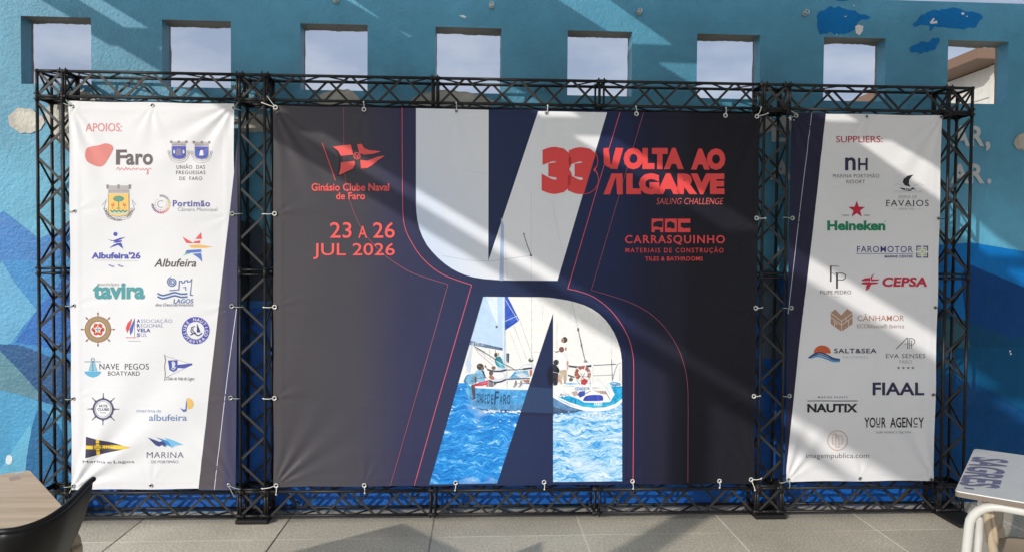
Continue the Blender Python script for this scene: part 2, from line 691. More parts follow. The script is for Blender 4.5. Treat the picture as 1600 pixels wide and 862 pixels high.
m_letter = plaster('letter_paint', (0.50, 0.52, 0.52), spec=0.15)
wall_text('AR', 1487, 197, 1537, 229, 0)
wall_text(',', 1538.5, 221.5, 1546.5, 237, 0)
wall_text('AR', 1484, 256, 1537, 287, 0)
wall_text('.', 1541, 279.5, 1548, 287.5, 0)
wall_text('E', 1205, 191, 1228, 222, 0)
wall_text('A', 1202, 250, 1237, 281, 0)

# ragged render along the openings' back edges
for i in range(8):
    xl = WX0 + WPITCH * i
    bm = bmesh.new()
    n_ = 26
    up, dn = [], []
    for k in range(n_ + 1):
        x = xl + WW * k / n_
        y = wy(x) + WT - 0.004
        d_ = 0.004 + 0.013 * max(0, noise.noise(Vector((x * 9, i * 3.1, 0.5)))) + 0.004 * random.random()
        up.append((bm.verts.new((x, y, WZT - 0.0005)), bm.verts.new((x, y - 0.02, WZT - 0.0005))))
        dn.append(bm.verts.new((x, y, WZT - d_)))
    for k in range(n_):
        bm.faces.new((up[k][0], up[k + 1][0], dn[k + 1], dn[k]))
        bm.faces.new((up[k][1], dn[k], dn[k + 1], up[k + 1][1]))
    for z0_, sg in ((WZB, -1),):
        for xe, sx_ in ((xl, 1), (xl + WW, -1)):
            c1, c2 = [], []
            for k in range(17):
                z = WZB + 0.002 + (WZT - WZB - 0.004) * k / 16
                y = wy(xe) + WT - 0.004
                d_ = 0.002 + 0.007 * max(0, noise.noise(Vector((xe * 7, z * 14, 2.5)))) + 0.002 * random.random()
                c1.append((bm.verts.new((xe + 0.0005 * sx_, y, z)), bm.verts.new((xe + 0.0005 * sx_, y - 0.015, z))))
                c2.append(bm.verts.new((xe + d_ * sx_, y, z)))
            for k in range(16):
                bm.faces.new((c1[k][0], c1[k + 1][0], c2[k + 1], c2[k]))
                bm.faces.new((c1[k][1], c2[k], c2[k + 1], c1[k + 1][1]))
    obj('ragged_render', bm, m_lintel, wall)

# eye bolts
m_steel = mat('galvanised_steel', (0.42, 0.42, 0.40), 0.38, 0.5, 0.85)
for a, b in ((525, 2), (768, 10), (998, 20), (1257, 22)):
    q = aty(a, b, WY0, WS)
    bm = bmesh.new()
    tube(bm, (q.x, q.y + 0.01, q.z), (q.x, q.y - 0.03, q.z), 0.006)
    tube(bm, (q.x, q.y - 0.001, q.z), (q.x, q.y - 0.007, q.z), 0.017, 12)
    path_tube(bm, [(q.x + 0.012 * math.cos(t * math.pi / 6), q.y - 0.042 + 0.004 * math.sin(t * math.pi / 6), q.z + 0.014 * math.sin(t * math.pi / 6)) for t in range(12)], 0.0035, 6, True)
    obj('eye_bolt', bm, m_steel, wall)

# ---- pergola overhead: flat roof boards with open slots, casts the striped shade
ZR = 3.55
m_timber = mat('white_canvas', (0.80, 0.79, 0.77), 0.8, 0.2)
p_ = worldpos(m_timber)
ln(m_timber, mixc(m_timber, noise_tex(m_timber, p_, 3, 4, 0.6, (1, 9, 9)), (0.52, 0.52, 0.51), (0.58, 0.57, 0.56)), bsdf(m_timber).inputs['Base Color'])
m_post = mat('painted_post', (0.6, 0.59, 0.56), 0.5)
perg = thing('pergola', 'pale flat pergola roof overhead whose open slots stripe the stand and wall with sun', 'pergola')


def board(name, pts, z=ZR, h=0.012):
    # the plan was surveyed for a sun slope of 0.53
    k = 0.53 / 0.518
    pts = [(a + 0.9 * (k - 1) * b, b * k) for a, b in pts]
    bm = bmesh.new()
    prism(bm, pts, z, z + h)
    obj(name, bm, m_timber, perg)


VEND = -6.5
board('roof_board', [(-0.87, -0.1), (-0.66, -0.1), (-0.66, -5.75), (-0.86, VEND)])
board('roof_board', [(-0.50, -0.45), (0.99, -0.45), (1.02, -0.9), (0.95, -2.0), (0.95, VEND), (-0.52, VEND)])
board('roof_board', [(1.08, -0.45), (2.36, -0.45), (2.36, -1.7), (2.68, -2.0), (2.67, -2.4), (2.60, -3.08), (2.45, -3.8), (2.45, VEND), (1.22, VEND), (1.20, -1.6), (1.03, -0.85)])
board('roof_board', [(2.73, -0.35), (9.5, -0.35), (9.5, VEND), (2.84, VEND), (2.80, -3.2), (2.93, -2.65), (2.88, -2.0), (2.66, -1.7), (2.64, -1.2)])
board('cross_beam', [(-0.89, -1.155), (3.0, -1.155), (3.0, -0.965), (-0.89, -0.965)], ZR - 0.014, 0.012)
board('cross_beam', [(-0.62, -2.34), (3.0, -2.34), (3.0, -2.15), (-0.62, -2.15)], ZR - 0.014, 0.012)
board('cross_beam', [(0.4, -3.54), (3.0, -3.54), (3.0, -3.40), (0.4, -3.40)], ZR - 0.014, 0.012)
board('cross_beam', [(0.4, -5.16), (3.0, -5.16), (3.0, -5.02), (0.4, -5.02)], ZR - 0.014, 0.012)
bm = bmesh.new()
box(bm, (-0.93, -5.27, 0), (-0.79, -5.13, ZR - 0.016), bev=0.006)
obj('post', bm, m_post, perg)
bm = bmesh.new()
box(bm, (9.2, -6.4, 0), (9.34, -6.26, ZR - 0.016), bev=0.006)
obj('post', bm, m_post, perg)

# ---- buildings seen through the openings
m_white = plaster('white_house_render', (0.62, 0.60, 0.55), 0.7, 0.06)
m_brown = mat('brown_fascia', (0.17, 0.10, 0.065), 0.6)
m_tile = mat('terracotta_tile', (0.52, 0.25, 0.10), 0.8)
tp = worldpos(m_tile)
wv_ = nd(m_tile, 'ShaderNodeTexWave')
wv_.inputs['Scale'].default_value = 4
ln(m_tile, tp, wv_.inputs['Vector'])
bump(m_tile, wv_.outputs[1], 0.6, 0.03)
house = thing('house', 'white rendered house with brown eaves seen through the rightmost opening', 'house', (8.6, 4.2, 0))
bm = bmesh.new()
box(bm, (8.72, 4.25, 0), (14, 12, 3.92))
obj('house_wall', bm, m_white, house)
bm = bmesh.new()
box(bm, (8.695, 4.22, 0), (8.77, 4.30, 3.92), bev=0.008)
obj('corner_pilaster', bm, m_white, house)
bm = bmesh.new()
box(bm, (8.705, 4.32, 3.28), (8.722, 11.9, 3.32))
box(bm, (8.705, 4.32, 3.55), (8.722, 11.9, 3.60))
obj('string_course', bm, m_white, house)
bm = bmesh.new()
box(bm, (8.34, 4.02, 3.93), (14.3, 12.3, 4.05))
obj('eaves', bm, m_brown, house)
bm = bmesh.new()
lo = [(8.36, 4.04, 4.05), (14.28, 4.04, 4.05), (14.28, 12.28, 4.05), (8.36, 12.28, 4.05)]
vl = [bm.verts.new(q) for q in lo]
r1 = bm.verts.new((11.3, 7, 4.35))
r2 = bm.verts.new((11.3, 9.3, 4.35))
bm.faces.new((vl[0], vl[1], r1))
bm.faces.new((vl[1], vl[2], r2, r1))
bm.faces.new((vl[2], vl[3], r2))
bm.faces.new((vl[3], vl[0], r1, r2))
obj('roof', bm, m_tile, house)
shed = thing('tiled_building', 'low building with orange tiled gable roof seen beyond the wall', 'building', (11, 9, 0))
q0 = aty(1334, 160, 9)
q1 = aty(1376, 141, 9)
sl_ = (q1.z - q0.z) / (q1.x - q0.x)
xa, xb = q0.x - 0.7, q1.x + 1.0
za, zb_ = q0.z - 0.7 * sl_, q1.z + 1.0 * sl_
xc = xb + (xb - xa)
bm = bmesh.new()
pr = [(xa + 0.2, 0), (xc - 0.2, 0), (xc - 0.2, za - 0.02), (xb, zb_ - 0.06), (xa + 0.2, za - 0.02)]
fr = [bm.verts.new((a, 9.2, b)) for a, b in pr]
bk = [bm.verts.new((a, 15, b)) for a, b in pr]
bm.faces.new(fr)
bm.faces.new(bk[::-1])
for i in range(5):
    bm.faces.new((fr[i], bk[i], bk[(i + 1) % 5], fr[(i + 1) % 5]))
obj('house_wall', bm, m_white, shed)
bm = bmesh.new()
for (x0, z0, x1, z1) in ((xa, za, xb, zb_), (xb, zb_, xc, za)):
    v = [bm.verts.new(q) for q in ((x0, 9, z0), (x1, 9, z1), (x1, 15.2, z1), (x0, 15.2, z0), (x0, 9, z0 - 0.12), (x1, 9, z1 - 0.12), (x1, 15.2, z1 - 0.12), (x0, 15.2, z0 - 0.12))]
    for q in ((0, 1, 2, 3), (7, 6, 5, 4), (0, 4, 5, 1), (2, 6, 7, 3), (0, 3, 7, 4), (1, 5, 6, 2)):
        bm.faces.new([v[i] for i in q])
obj('roof', bm, m_tile, shed)

# ================================================================== TRUSS STAND
A = 0.1439
MB = 2.9598
ZT = 2.6242
ZB = 0.04
PX = [0, A, A + 1, 2 * A + 1, 2 * A + 1 + MB, 3 * A + 1 + MB, 3 * A + 2 + MB, 4 * A + 2 + MB]
m_blk = mat('black_powder_coat', (0.022, 0.022, 0.024), 0.42, 0.25)
n_ = noise_tex(m_blk, worldpos(m_blk), 40, 3, 0.6)
ln(m_blk, mixc(m_blk, maprange(m_blk, n_, 0.35, 0.7, 0, 1), (0.010, 0.010, 0.011), (0.019, 0.018, 0.018)), bsdf(m_blk).inputs['Base Color'])
scr = noise_tex(m_blk, worldpos(m_blk), 24, 6, 0.75)
old = bsdf(m_blk).inputs['Base Color'].links[0].from_socket
ln(m_blk, mixc(m_blk, maprange(m_blk, scr, 0.69, 0.74, 0, 0.8), old, (0.16, 0.155, 0.15)), bsdf(m_blk).inputs['Base Color'])
m_flat = mat('black_brace_steel', (0.040, 0.038, 0.037), 0.5, 0.3)
scr = noise_tex(m_flat, worldpos(m_flat), 20, 6, 0.75)
ln(m_flat, mixc(m_flat, maprange(m_flat, scr, 0.64, 0.72, 0, 0.7), (0.026, 0.025, 0.024), (0.11, 0.105, 0.10)), bsdf(m_flat).inputs['Base Color'])
m_plate = mat('black_base_plate', (0.014, 0.014, 0.015), 0.55, 0.2)
frame = thing('truss_frame', 'black box truss frame of four posts holding three printed banners', 'truss frame', (PX[4] / 2, A / 2, 0))
RC = 0.0088


def truss(name, origin, axis, length, periods, flip=0):
    """square box truss; origin = its min corner, axis 0 (x) or 2 (z)"""
    O = Vector(origin)

    def P(u, a, b):
        return O + (Vector((u, a, b)) if axis == 0 else Vector((a, b, u)))
    bm = bmesh.new()
    for a in (0, A):
        for b in (0, A):
            tube(bm, P(0, a, b), P(length, a, b), RC, 10)
    # end frames
    for u in (0.014, length - 0.014):
        for q in (((0, 0), (A, 0)), ((A, 0), (A, A)), ((A, A), (0, A)), ((0, A), (0, 0))):
            tube(bm, P(u, *q[0]), P(u, *q[1]), 0.0065, 8)
        for (a, b) in ((0, 0), (A, 0), (A, A), (0, A)):
            du = 0.018 if u < length / 2 else -0.018
            tube(bm, P(u - du * 0.6, a, b), P(u + du * 0.9, a, b), 0.0112, 10)
    o1 = bm
    bm = bmesh.new()
    step = (length - 0.05) / (periods * 2)
    g = 0.012
    faces = [lambda t, s: (t, -0.003 if axis == 0 else -0.003), None]
    for face in range(4):
        ph = (flip + (0 if face in (0, 2) else 1)) % 2
        for i in range(periods * 2):
            u0 = 0.025 + step * i + g
            u1 = 0.025 + step * (i + 1) - g
            up = (i + ph) % 2 == 0
            lo, hi = (0.004, A - 0.004)
            ca, cb = (lo, hi) if up else (hi, lo)
            if axis == 0:
                pts = {0: ((0, ca), (0, cb), (0, 1, 0)), 1: ((A, ca), (A, cb), (0, 1, 0)), 2: ((ca, A), (cb, A), (0, 0, 1)), 3: ((ca, 0), (cb, 0), (0, 0, 1))}[face]
            else:
                pts = {0: ((ca, 0), (cb, 0), (0, 1, 0)), 1: ((ca, A), (cb, A), (0, 1, 0)), 2: ((0, ca), (0, cb), (1, 0, 0)), 3: ((A, ca), (A, cb), (1, 0, 0))}[face]
            bar(bm, P(u0, *pts[0]), P(u1, *pts[1]), 0.0135, 0.005, pts[2])
    root = obj(name, o1, m_blk, frame)
    obj('bracing', bm, m_flat, root)
    return root


def corner(origin):
    O = Vector(origin)
    bm = bmesh.new()
    n = (0, A)
    for a in n:
        for b in n:
            tube(bm, O + Vector((0, a, b)), O + Vector((A, a, b)), RC, 10)
            tube(bm, O + Vector((a, 0, b)), O + Vector((a, A, b)), RC, 10)
            tube(bm, O + Vector((a, b, 0)), O + Vector((a, b, A)), RC, 10)
            for c_ in n:
                bmesh.ops.create_icosphere(bm, subdivisions=2, radius=0.0125, matrix=Matrix.Translation(O + Vector((a, b, c_))))
    root = obj('corner_block', bm, m_blk, frame)
    bm = bmesh.new()
    e = 0.012
    for y, s in ((-0.001, 0), (A + 0.001, 0)):
        bar(bm, O + Vector((e, y, e)), O + Vector((A - e, y, A - e)), 0.0135, 0.005, (0, 1, 0))
        bar(bm, O + Vector((e, y + 0.006, A - e)), O + Vector((A - e, y + 0.006, e)), 0.0135, 0.005, (0, 1, 0))
    for x in (0, A):
        bar(bm, O + Vector((x, e, e)), O + Vector((x, A - e, A - e)), 0.0135, 0.005, (1, 0, 0))
        bar(bm, O + Vector((x + 0.006, e, A - e)), O + Vector((x + 0.006, A - e, e)), 0.0135, 0.005, (1, 0, 0))
    for z in (0, A):
        bar(bm, O + Vector((e, e, z)), O + Vector((A - e, A - e, z)), 0.0135, 0.005, (0, 0, 1))
    obj('bracing', bm, m_flat, root)


def bolts(origin, axis):
    """pair of bolted connectors where two truss ends meet"""
    O = Vector(origin)
    for a in (0.0, A):
        for b in (0.0, A):
            bm = bmesh.new()
            if axis == 0:
                c0 = O + Vector((0, a, b))
                tube(bm, c0 - Vector((0.03, 0, 0)), c0 + Vector((0.026, 0, 0)), 0.0115, 10)
                for s in (-0.016, 0.016):
                    tube(bm, c0 + Vector((s, -0.019, 0)), c0 + Vector((s, 0.019, 0)), 0.0048, 6)
                    tube(bm, c0 + Vector((s, 0, -0.02)), c0 + Vector((s, 0, 0.02)), 0.0045, 6)
            else:
                c0 = O + Vector((a, b, 0))
                tube(bm, c0 - Vector((0, 0, 0.03)), c0 + Vector((0, 0, 0.026)), 0.0115, 10)
                for s in (-0.016, 0.016):
                    tube(bm, c0 + Vector((-0.019, 0, s)), c0 + Vector((0.019, 0, s)), 0.0048, 6)
                    tube(bm, c0 + Vector((0, -0.02, s)), c0 + Vector((0, 0.02, s)), 0.0045, 6)
            obj('connector', bm, m_blk, frame)


ZJ = 1.4785
for i in range(4):
    x = PX[2 * i]
    corner((x, 0, ZT - A))
    corner((x, 0, ZB))
    truss('post_section', (x, 0, ZJ), 2, ZT - A - ZJ, 3, i % 2)
    truss('post_section', (x, 0, ZB + A), 2, ZJ - ZB - A, 4, i % 2)
    for z in (ZT - A, ZJ, ZB + A):
        bolts((x, 0, z), 2)
for (xa_, xb_, n) in ((PX[1], PX[2], 1), (PX[3], PX[4], 3), (PX[5], PX[6], 1)):
    ll = (xb_ - xa_) / n
    for k in range(n):
        truss('beam_section', (xa_ + ll * k, 0, ZT - A), 0, ll, 3, 0)
        truss('beam_section', (xa_ + ll * k, 0, ZB), 0, ll, 3, 0)
    for k in range(n + 1):
        bolts((xa_ + ll * k, 0, ZT - A), 0)
        bolts((xa_ + ll * k, 0, ZB), 0)
for (x0, x1, y0, y1) in ((PX[0] - 0.02, PX[1] + 0.02, -0.05, 0.165), (PX[2] - 0.022, PX[3] + 0.022, -0.035, 0.165), (PX[4] - 0.022, PX[5] + 0.022, -0.03, 0.165), (5.38, 5.56, -0.205, 0.165)):
    bm = bmesh.new()
    box(bm, (x0, y0, 0.002), (x1, y1, 0.026), bev=0.006)
    obj('base_plate', bm, m_plate, frame)

# ================================================================== BANNERS
YB = -0.004


class Banner:
    def __init__(s, name, label, x0, x1, z0, z1, material, folds):
        s.x0, s.x1, s.z0, s.z1, s.folds = x0, x1, z0, z1, folds
        s.root = thing(name, label, 'banner', ((x0 + x1) / 2, YB, z0))
        bm = bmesh.new()
        nx = s.nx = int((x1 - x0) / 0.0125)
        nz_ = s.nz = int((z1 - z0) / 0.0125)
        s.gx = (x1 - x0) / nx
        s.gz = (z1 - z0) / nz_
        s.tab = [[s.h(x0 + s.gx * i, z0 + s.gz * k) for i in range(nx + 1)] for k in range(nz_ + 1)]
        V = []
        for k in range(nz_ + 1):
            row = []
            for i in range(nx + 1):
                u, v = i / nx, k / nz_
                x, z = s.edge(u, v)
                row.append(bm.verts.new((x, s.tab[k][i], z)))
            V.append(row)
        for k in range(nz_):
            for i in range(nx):
                bm.faces.new((V[k][i], V[k][i + 1], V[k + 1][i + 1]))
                bm.faces.new((V[k][i], V[k + 1][i + 1], V[k + 1][i]))
        s.sheet = obj('printed_sheet', bm, material, s.root, smooth=True)

    def edge(s, u, v):
        x = s.x0 + (s.x1 - s.x0) * u
        z = s.z0 + (s.z1 - s.z0) * v
        # the outermost row is drawn in a little between the ties
        nh = max(2, round((s.x1 - s.x0) / 0.5))
        if v in (0, 1):
            z += (0.0035 if v == 0 else -0.0035) * (1 - math.cos(2 * math.pi * nh * u)) / 2
        if u in (0, 1):
            x += (0.0035 if u == 0 else -0.0035) * (1 - math.cos(2 * math.pi * 4 * v)) / 2
        return x, z

    def hs(s, x, z):
        a, b = (x - s.x0) / s.gx, (z - s.z0) / s.gz
        i = min(max(int(a), 0), s.nx - 1)
        k = min(max(int(b), 0), s.nz - 1)
        a -= i
        b -= k
        t = s.tab
        p, q, r, w_ = t[k][i], t[k][i + 1], t[k + 1][i + 1], t[k + 1][i]
        return p + a * (q - p) + b * (r - q) if a >= b else p + b * (w_ - p) + a * (r - w_)

    def h(s, x, z):
        y = 0.0
        for (cx, cz, amp, R, k, ph, a0, spread) in s.folds:
            dx, dz = x - cx, z - cz
            if abs(dx) > 4 * R or abs(dz) > 4 * R:
                continue
            r = math.hypot(dx, dz) + 1e-6
            th = math.atan2(dz, dx)
            d = (th - a0 + math.pi) % (2 * math.pi) - math.pi
            y += amp * math.exp(-(r / R) ** 1.3) * min(1, r / 0.06) * math.sin(k * d + ph) * math.exp(-(d / spread) ** 2)
        # lazy sag and the stiff hems
        y += 0.004 * noise.noise(Vector((x * 2.1, z * 1.7, 5.0))) + 0.0012 * noise.noise(Vector((x * 7, z * 6, 1.0)))
        e = min(x - s.x0, s.x1 - x)
        e2 = min(z - s.z0, s.z1 - z)
        y += -0.0022 * math.exp(-((e - 0.045) / 0.008) ** 2) - 0.0018 * math.exp(-((e2 - 0.045) / 0.008) ** 2)
        return YB + y


class Art:
    """one printed motif: flat ink shapes laid on the banner's curved sheet"""

    def __init__(s, banner, name, label=None, off=(0, 0), sc=1.0, layer=2, parent=None):
        s.b, s.name, s.label, s.off, s.sc, s.layer, s.parent = banner, name, label, off, sc, layer, parent
        s.items = []          # (list of (px,py), triangles, colour, layer)

    def X(s, q):
        return (s.off[0] + q[0] / s.sc, s.off[1] + q[1] / s.sc)

    def raw(s, verts, tris, col, dl=0):
        s.items.append((verts, tris, col, s.layer + dl))

    def poly(s, pts, col, dl=0, curve=False, holes=()):
        if curve:
            pts = [(v.x, v.y) for v in smooth_curve([(a, b, 0) for a, b in pts], 6, True)]
        loops = [[Vector((*s.X(q), 0)) for q in lp] for lp in [pts] + list(holes)]
        tris = geometry.tessellate_polygon(loops)
        flat = [(v.x, v.y) for lp in loops for v in lp]
        s.raw(flat, tris, col, dl)

    def ell(s, cx, cy, rx, ry=None, col=(0, 0, 0), dl=0, n=24, rot=0.0):
        ry = rx if ry is None else ry
        pts = []
        for i in range(n):
            t = 2 * math.pi * i / n
            a, b = rx * math.cos(t), ry * math.sin(t)
            pts.append((cx + a * math.cos(rot) - b * math.sin(rot), cy + a * math.sin(rot) + b * math.cos(rot)))
        s.poly(pts, col, dl)

    def line(s, pts, wd, col, dl=0, curve=False, closed=False):
        if curve:
            pts = [(v.x, v.y) for v in smooth_curve([(a, b, 0) for a, b in pts], 8, closed)]
        n = len(pts)
        Lf, Rt = [], []
        for i in range(n):
            a = Vector(pts[(i - 1) % n] if closed else pts[max(i - 1, 0)])
            c0 = Vector(pts[i])
            b = Vector(pts[(i + 1) % n] if closed else pts[min(i + 1, n - 1)])
            d1 = (c0 - a)
            d2 = (b - c0)
            if d1.length < 1e-9:
                d1 = d2
            if d2.length < 1e-9:
                d2 = d1
            d1.normalize()
            d2.normalize()
            n1 = Vector((-d1.y, d1.x))
            n2 = Vector((-d2.y, d2.x))
            m = n1 + n2
            if m.length < 1e-6:
                m = n1
            m.normalize()
            k = min(2.0, 1 / max(0.3, m.dot(n1)))
            Lf.append(s.X(c0 + m * wd / 2 * k))
            Rt.append(s.X(c0 - m * wd / 2 * k))
        V = Lf + Rt
        T = []
        for i in range(n if closed else n - 1):
            j = (i + 1) % n
            T += [(i, j, n + j), (i, n + j, n + i)]
        s.raw(V, T, col, dl)

    def ring(s, cx, cy, r, wd, col, dl=0, n=32):
        s.line([(cx + r * math.cos(2 * math.pi * i / n), cy + r * math.sin(2 * math.pi * i / n)) for i in range(n)], wd, col, dl, closed=True)

    def text(s, body, x0, y0, x1, y1, col, wt=0.0, sh=0.0, sp=1.0, dl=0):
        """lettering whose ink fills the box x0..x1, y0..y1 (y down)"""
        v, t = glyphs(body, wt, sh, sp)
        ax = min(q[0] for q in v)
        bx = max(q[0] for q in v)
        ay = min(q[1] for q in v)
        by = max(q[1] for q in v)
        P = [s.X((x0 + (q[0] - ax) / (bx - ax) * (x1 - x0), y1 - (q[1] - ay) / (by - ay) * (y1 - y0))) for q in v]
        s.raw(P, t, col, dl)

    def arc_text(s, body, cx, cy, r, a0, a1, hgt, col, wt=0.0, inside=False, dl=1):
        """letters along a circle; angles in degrees, 0 = right, 90 = up"""
        n = len(body)
        for i, ch in enumerate(body):
            if ch == ' ':
                continue
            t = math.radians(a0 + (a1 - a0) * (i / max(1, n - 1)))
            v, tr = glyphs(ch, wt, 0, 1)
            ax = min(q[0] for q in v)
            bx = max(q[0] for q in v)
            sc = hgt / 0.7
            c0 = Vector((cx + r * math.cos(t), cy - r * math.sin(t)))
            rad = Vector((math.cos(t), -math.sin(t)))
            if inside:
                rad = -rad
            tan = Vector((-rad.y, rad.x))
            P = []
            for q in v:
                w_ = c0 + tan * ((q[0] - (ax + bx) / 2) * sc) + rad * ((q[1] - 0.35) * sc)
                P.append(s.X(w_))
            s.raw(P, tr, col, dl)

    def done(s, grid=0.02, photo=False):
        bm = bmesh.new()
        mats, idx = [], {}
        for V, T, col, lay in s.items:
            m = col if isinstance(col, bpy.types.Material) else ink(col, photo)
            if m.name not in idx:
                idx[m.name] = len(mats)
                mats.append(m)
            W = []
            for a, b in V:
                q = aty(a, b, YB)
                W.append(bm.verts.new((q.x, -0.0009 - 0.00013 * lay, q.z)))
            for t in T:
                try:
                    f = bm.faces.new([W[i] for i in t])
                    f.material_index = idx[m.name]
                except ValueError:
                    pass
        x0 = min(v.co.x for v in bm.verts)
        x1 = max(v.co.x for v in bm.verts)
        z0 = min(v.co.z for v in bm.verts)
        z1 = max(v.co.z for v in bm.verts)
        for (lo, hi, nn, o0, st) in ((x0, x1, Vector((1, 0, 0)), s.b.x0, s.b.gx), (z0, z1, Vector((0, 0, 1)), s.b.z0, s.b.gz)):
            c_ = o0 + math.ceil((lo - o0) / st) * st
            while c_ < hi:
                bmesh.ops.bisect_plane(bm, geom=bm.verts[:] + bm.edges[:] + bm.faces[:], plane_co=nn * c_, plane_no=nn, dist=1e-6)
                c_ += st
        face_front(bm)
        for v in bm.verts:
            v.co.y += s.b.hs(v.co.x, v.co.z)
        for f in bm.faces:
            f.smooth = True
        return obj(s.name, bm, mats, s.parent or s.b.root, label=s.label)


def xpx(px):
    return aty(px, 470, 0).x


def vinyl(name, stops, rough=0.42, spec=0.12):
    """printed PVC whose colour runs along x (photo columns as stops)"""
    m = mat(name, (0.5, 0.5, 0.5), rough, spec)
    p = worldpos(m)
    s_ = nd(m, 'ShaderNodeSeparateXYZ')
    ln(m, p, s_.inputs[0])
    a, b = xpx(stops[0][0]), xpx(stops[-1][0])
    f = maprange(m, s_.outputs[0], a, b, 0, 1)
    c = ramp(m, f, [((xpx(q) - a) / (b - a), cc) for q, cc in stops])
    n = noise_tex(m, p, 0.9, 3, 0.5)
    v = maprange(m, n, 0.3, 0.7, 0.93, 1.06)
    cc = nd(m, 'ShaderNodeCombineColor')
    for i in range(3):
        ln(m, v, cc.inputs[i])
    c = mixc(m, 1.0, c, cc.outputs[0], 'MULTIPLY')
    ln(m, c, bsdf(m).inputs['Base Color'])
    h1 = noise_tex(m, p, 4, 3, 0.5, (1, 1, 2.5))
    h2 = noise_tex(m, p, 300, 2, 0.5)
    h3 = noise_tex(m, p, 1.0, 3, 0.5, (1.5, 1, 26))
    b0 = bump(m, h3, 0.05, 0.02)
    b1 = bump(m, h1, 0.12, 0.02, b0)
    bump(m, h2, 0.06, 0.001, b1)
    return m


WHITE = (0.68, 0.68, 0.70)
m_vwhite = vinyl('white_vinyl', [(100, WHITE), (1480, WHITE)])
m_vdark = vinyl('charcoal_vinyl', [(427, (0.069, 0.064, 0.071)), (560, (0.060, 0.057, 0.073)), (630, (0.038, 0.039, 0.086)), (760, (0.024, 0.036, 0.090)), (960, (0.018, 0.026, 0.078)), (1010, (0.017, 0.018, 0.042)), (1060, (0.018, 0.018, 0.031)), (1078, (0.012, 0.012, 0.019)), (1185, (0.014, 0.014, 0.019))])
m_strip = vinyl('slate_vinyl', [(305, (0.085, 0.076, 0.088)), (345, (0.085, 0.076, 0.092)), (352, (0.062, 0.060, 0.110)), (372, (0.062, 0.060, 0.110))])
m_strip2 = vinyl('navy_vinyl', [(1222, (0.018, 0.018, 0.044)), (1292, (0.022, 0.020, 0.042))])

PI = math.pi


def puckers(pts, amp):
    out = []
    for px, py in pts:
        q = aty(px, py, YB)
        a0 = PI / 2 if py > 600 else -PI / 2
        if 250 < py < 700:
            a0 = 0.0 if px in (430, 115, 1236) else PI
        out.append((q.x, q.z, amp * random.uniform(0.6, 1.3), random.uniform(0.09, 0.17), random.uniform(7, 11), random.uniform(0, 6), a0, 0.75))
    return out


PK_M = puckers([(569, 171), (713, 174), (854, 177), (994, 178), (1133, 181), (430, 334), (430, 479), (430, 621), (1181, 341), (1180, 480), (1177, 618), (569, 757), (712, 753), (850, 752), (988, 750), (1123, 750)], 0.0032)
PK_L = puckers([(238, 165), (236, 757), (115, 330), (115, 477), (115, 622), (363, 334), (362, 478), (361, 620)], 0.003)
PK_R = puckers([(1354, 182), (1344, 747), (1236, 341), (1236, 480), (1236, 617), (1466, 341), (1461, 480), (1457, 616)], 0.003)
b_left = Banner('banner', 'white sponsor banner headed APOIOS with dark slanted strip along its right edge', 0.176, 1.114, 0.204, 2.455, m_vwhite,
                [(0.176, 0.204, 0.0105, 0.80, 13, 0.4, 0.80, 0.5), (1.114, 2.455, 0.007, 0.45, 14, 0.0, -2.35, 0.55), (0.176, 2.455, 0.006, 0.35, 18, 0.6, -1.2, 0.5), (1.114, 0.204, 0.005, 0.3, 18, 0.2, 2.2, 0.6)] + PK_L)
b_mid = Banner('banner', 'large dark regatta banner with white shapes and a sailing boat picture', 1.336, 4.222, 0.212, 2.449, m_vdark,
               [(1.336, 2.449, 0.009, 0.40, 17, 0.3, -1.0, 0.42), (1.336, 0.212, 0.008, 0.34, 18, 1.0, 0.85, 0.5), (4.222, 2.449, 0.008, 0.40, 17, 0.4, -1.95, 0.4), (4.222, 0.212, 0.006, 0.3, 18, 0.2, 2.1, 0.5)] + PK_M)
b_right = Banner('banner', 'white sponsor banner headed SUPPLIERS with dark slanted strip along its left edge', 4.420, 5.346, 0.223, 2.457, m_vwhite,
                 [(4.42, 0.223, 0.008, 0.40, 14, 0.5, 1.1, 0.5), (5.346, 0.223, 0.008, 0.45, 14, 1.2, 2.0, 0.5), (5.346, 2.457, 0.006, 0.4, 14, 0.4, -2.1, 0.5), (4.42, 2.457, 0.006, 0.3, 16, 0.4, -1.1, 0.5)] + PK_R)

# ------------------------------------------------------------------ left banner print, sunlit vinyl haze mixed into its ink colours
LA = dict(off=(100, 160), sc=4.536)
LB = dict(off=(100, 350), sc=4.536)
LC = dict(off=(100, 540), sc=3.746)
a = Art(b_left, 'printed_strip', 'dark slanted strip', layer=1)
a.poly([(371.2, 218), (370.6, 480), (369.2, 640), (368.0, 764.5), (310, 764.5), (340, 495), (356.8, 350)], m_strip)
a.line([(369.4, 482), (360.8, 545), (348, 650), (335, 764)], 0.9, (0.62, 0.62, 0.72), 1)
a.done()

a = Art(b_left, 'lettering', 'red heading paled by sheen mixed into its ink', **LA)
a.text('APOIOS:', 152, 148, 410, 208, lit(234, 150, 150), 0.006)
a.done()

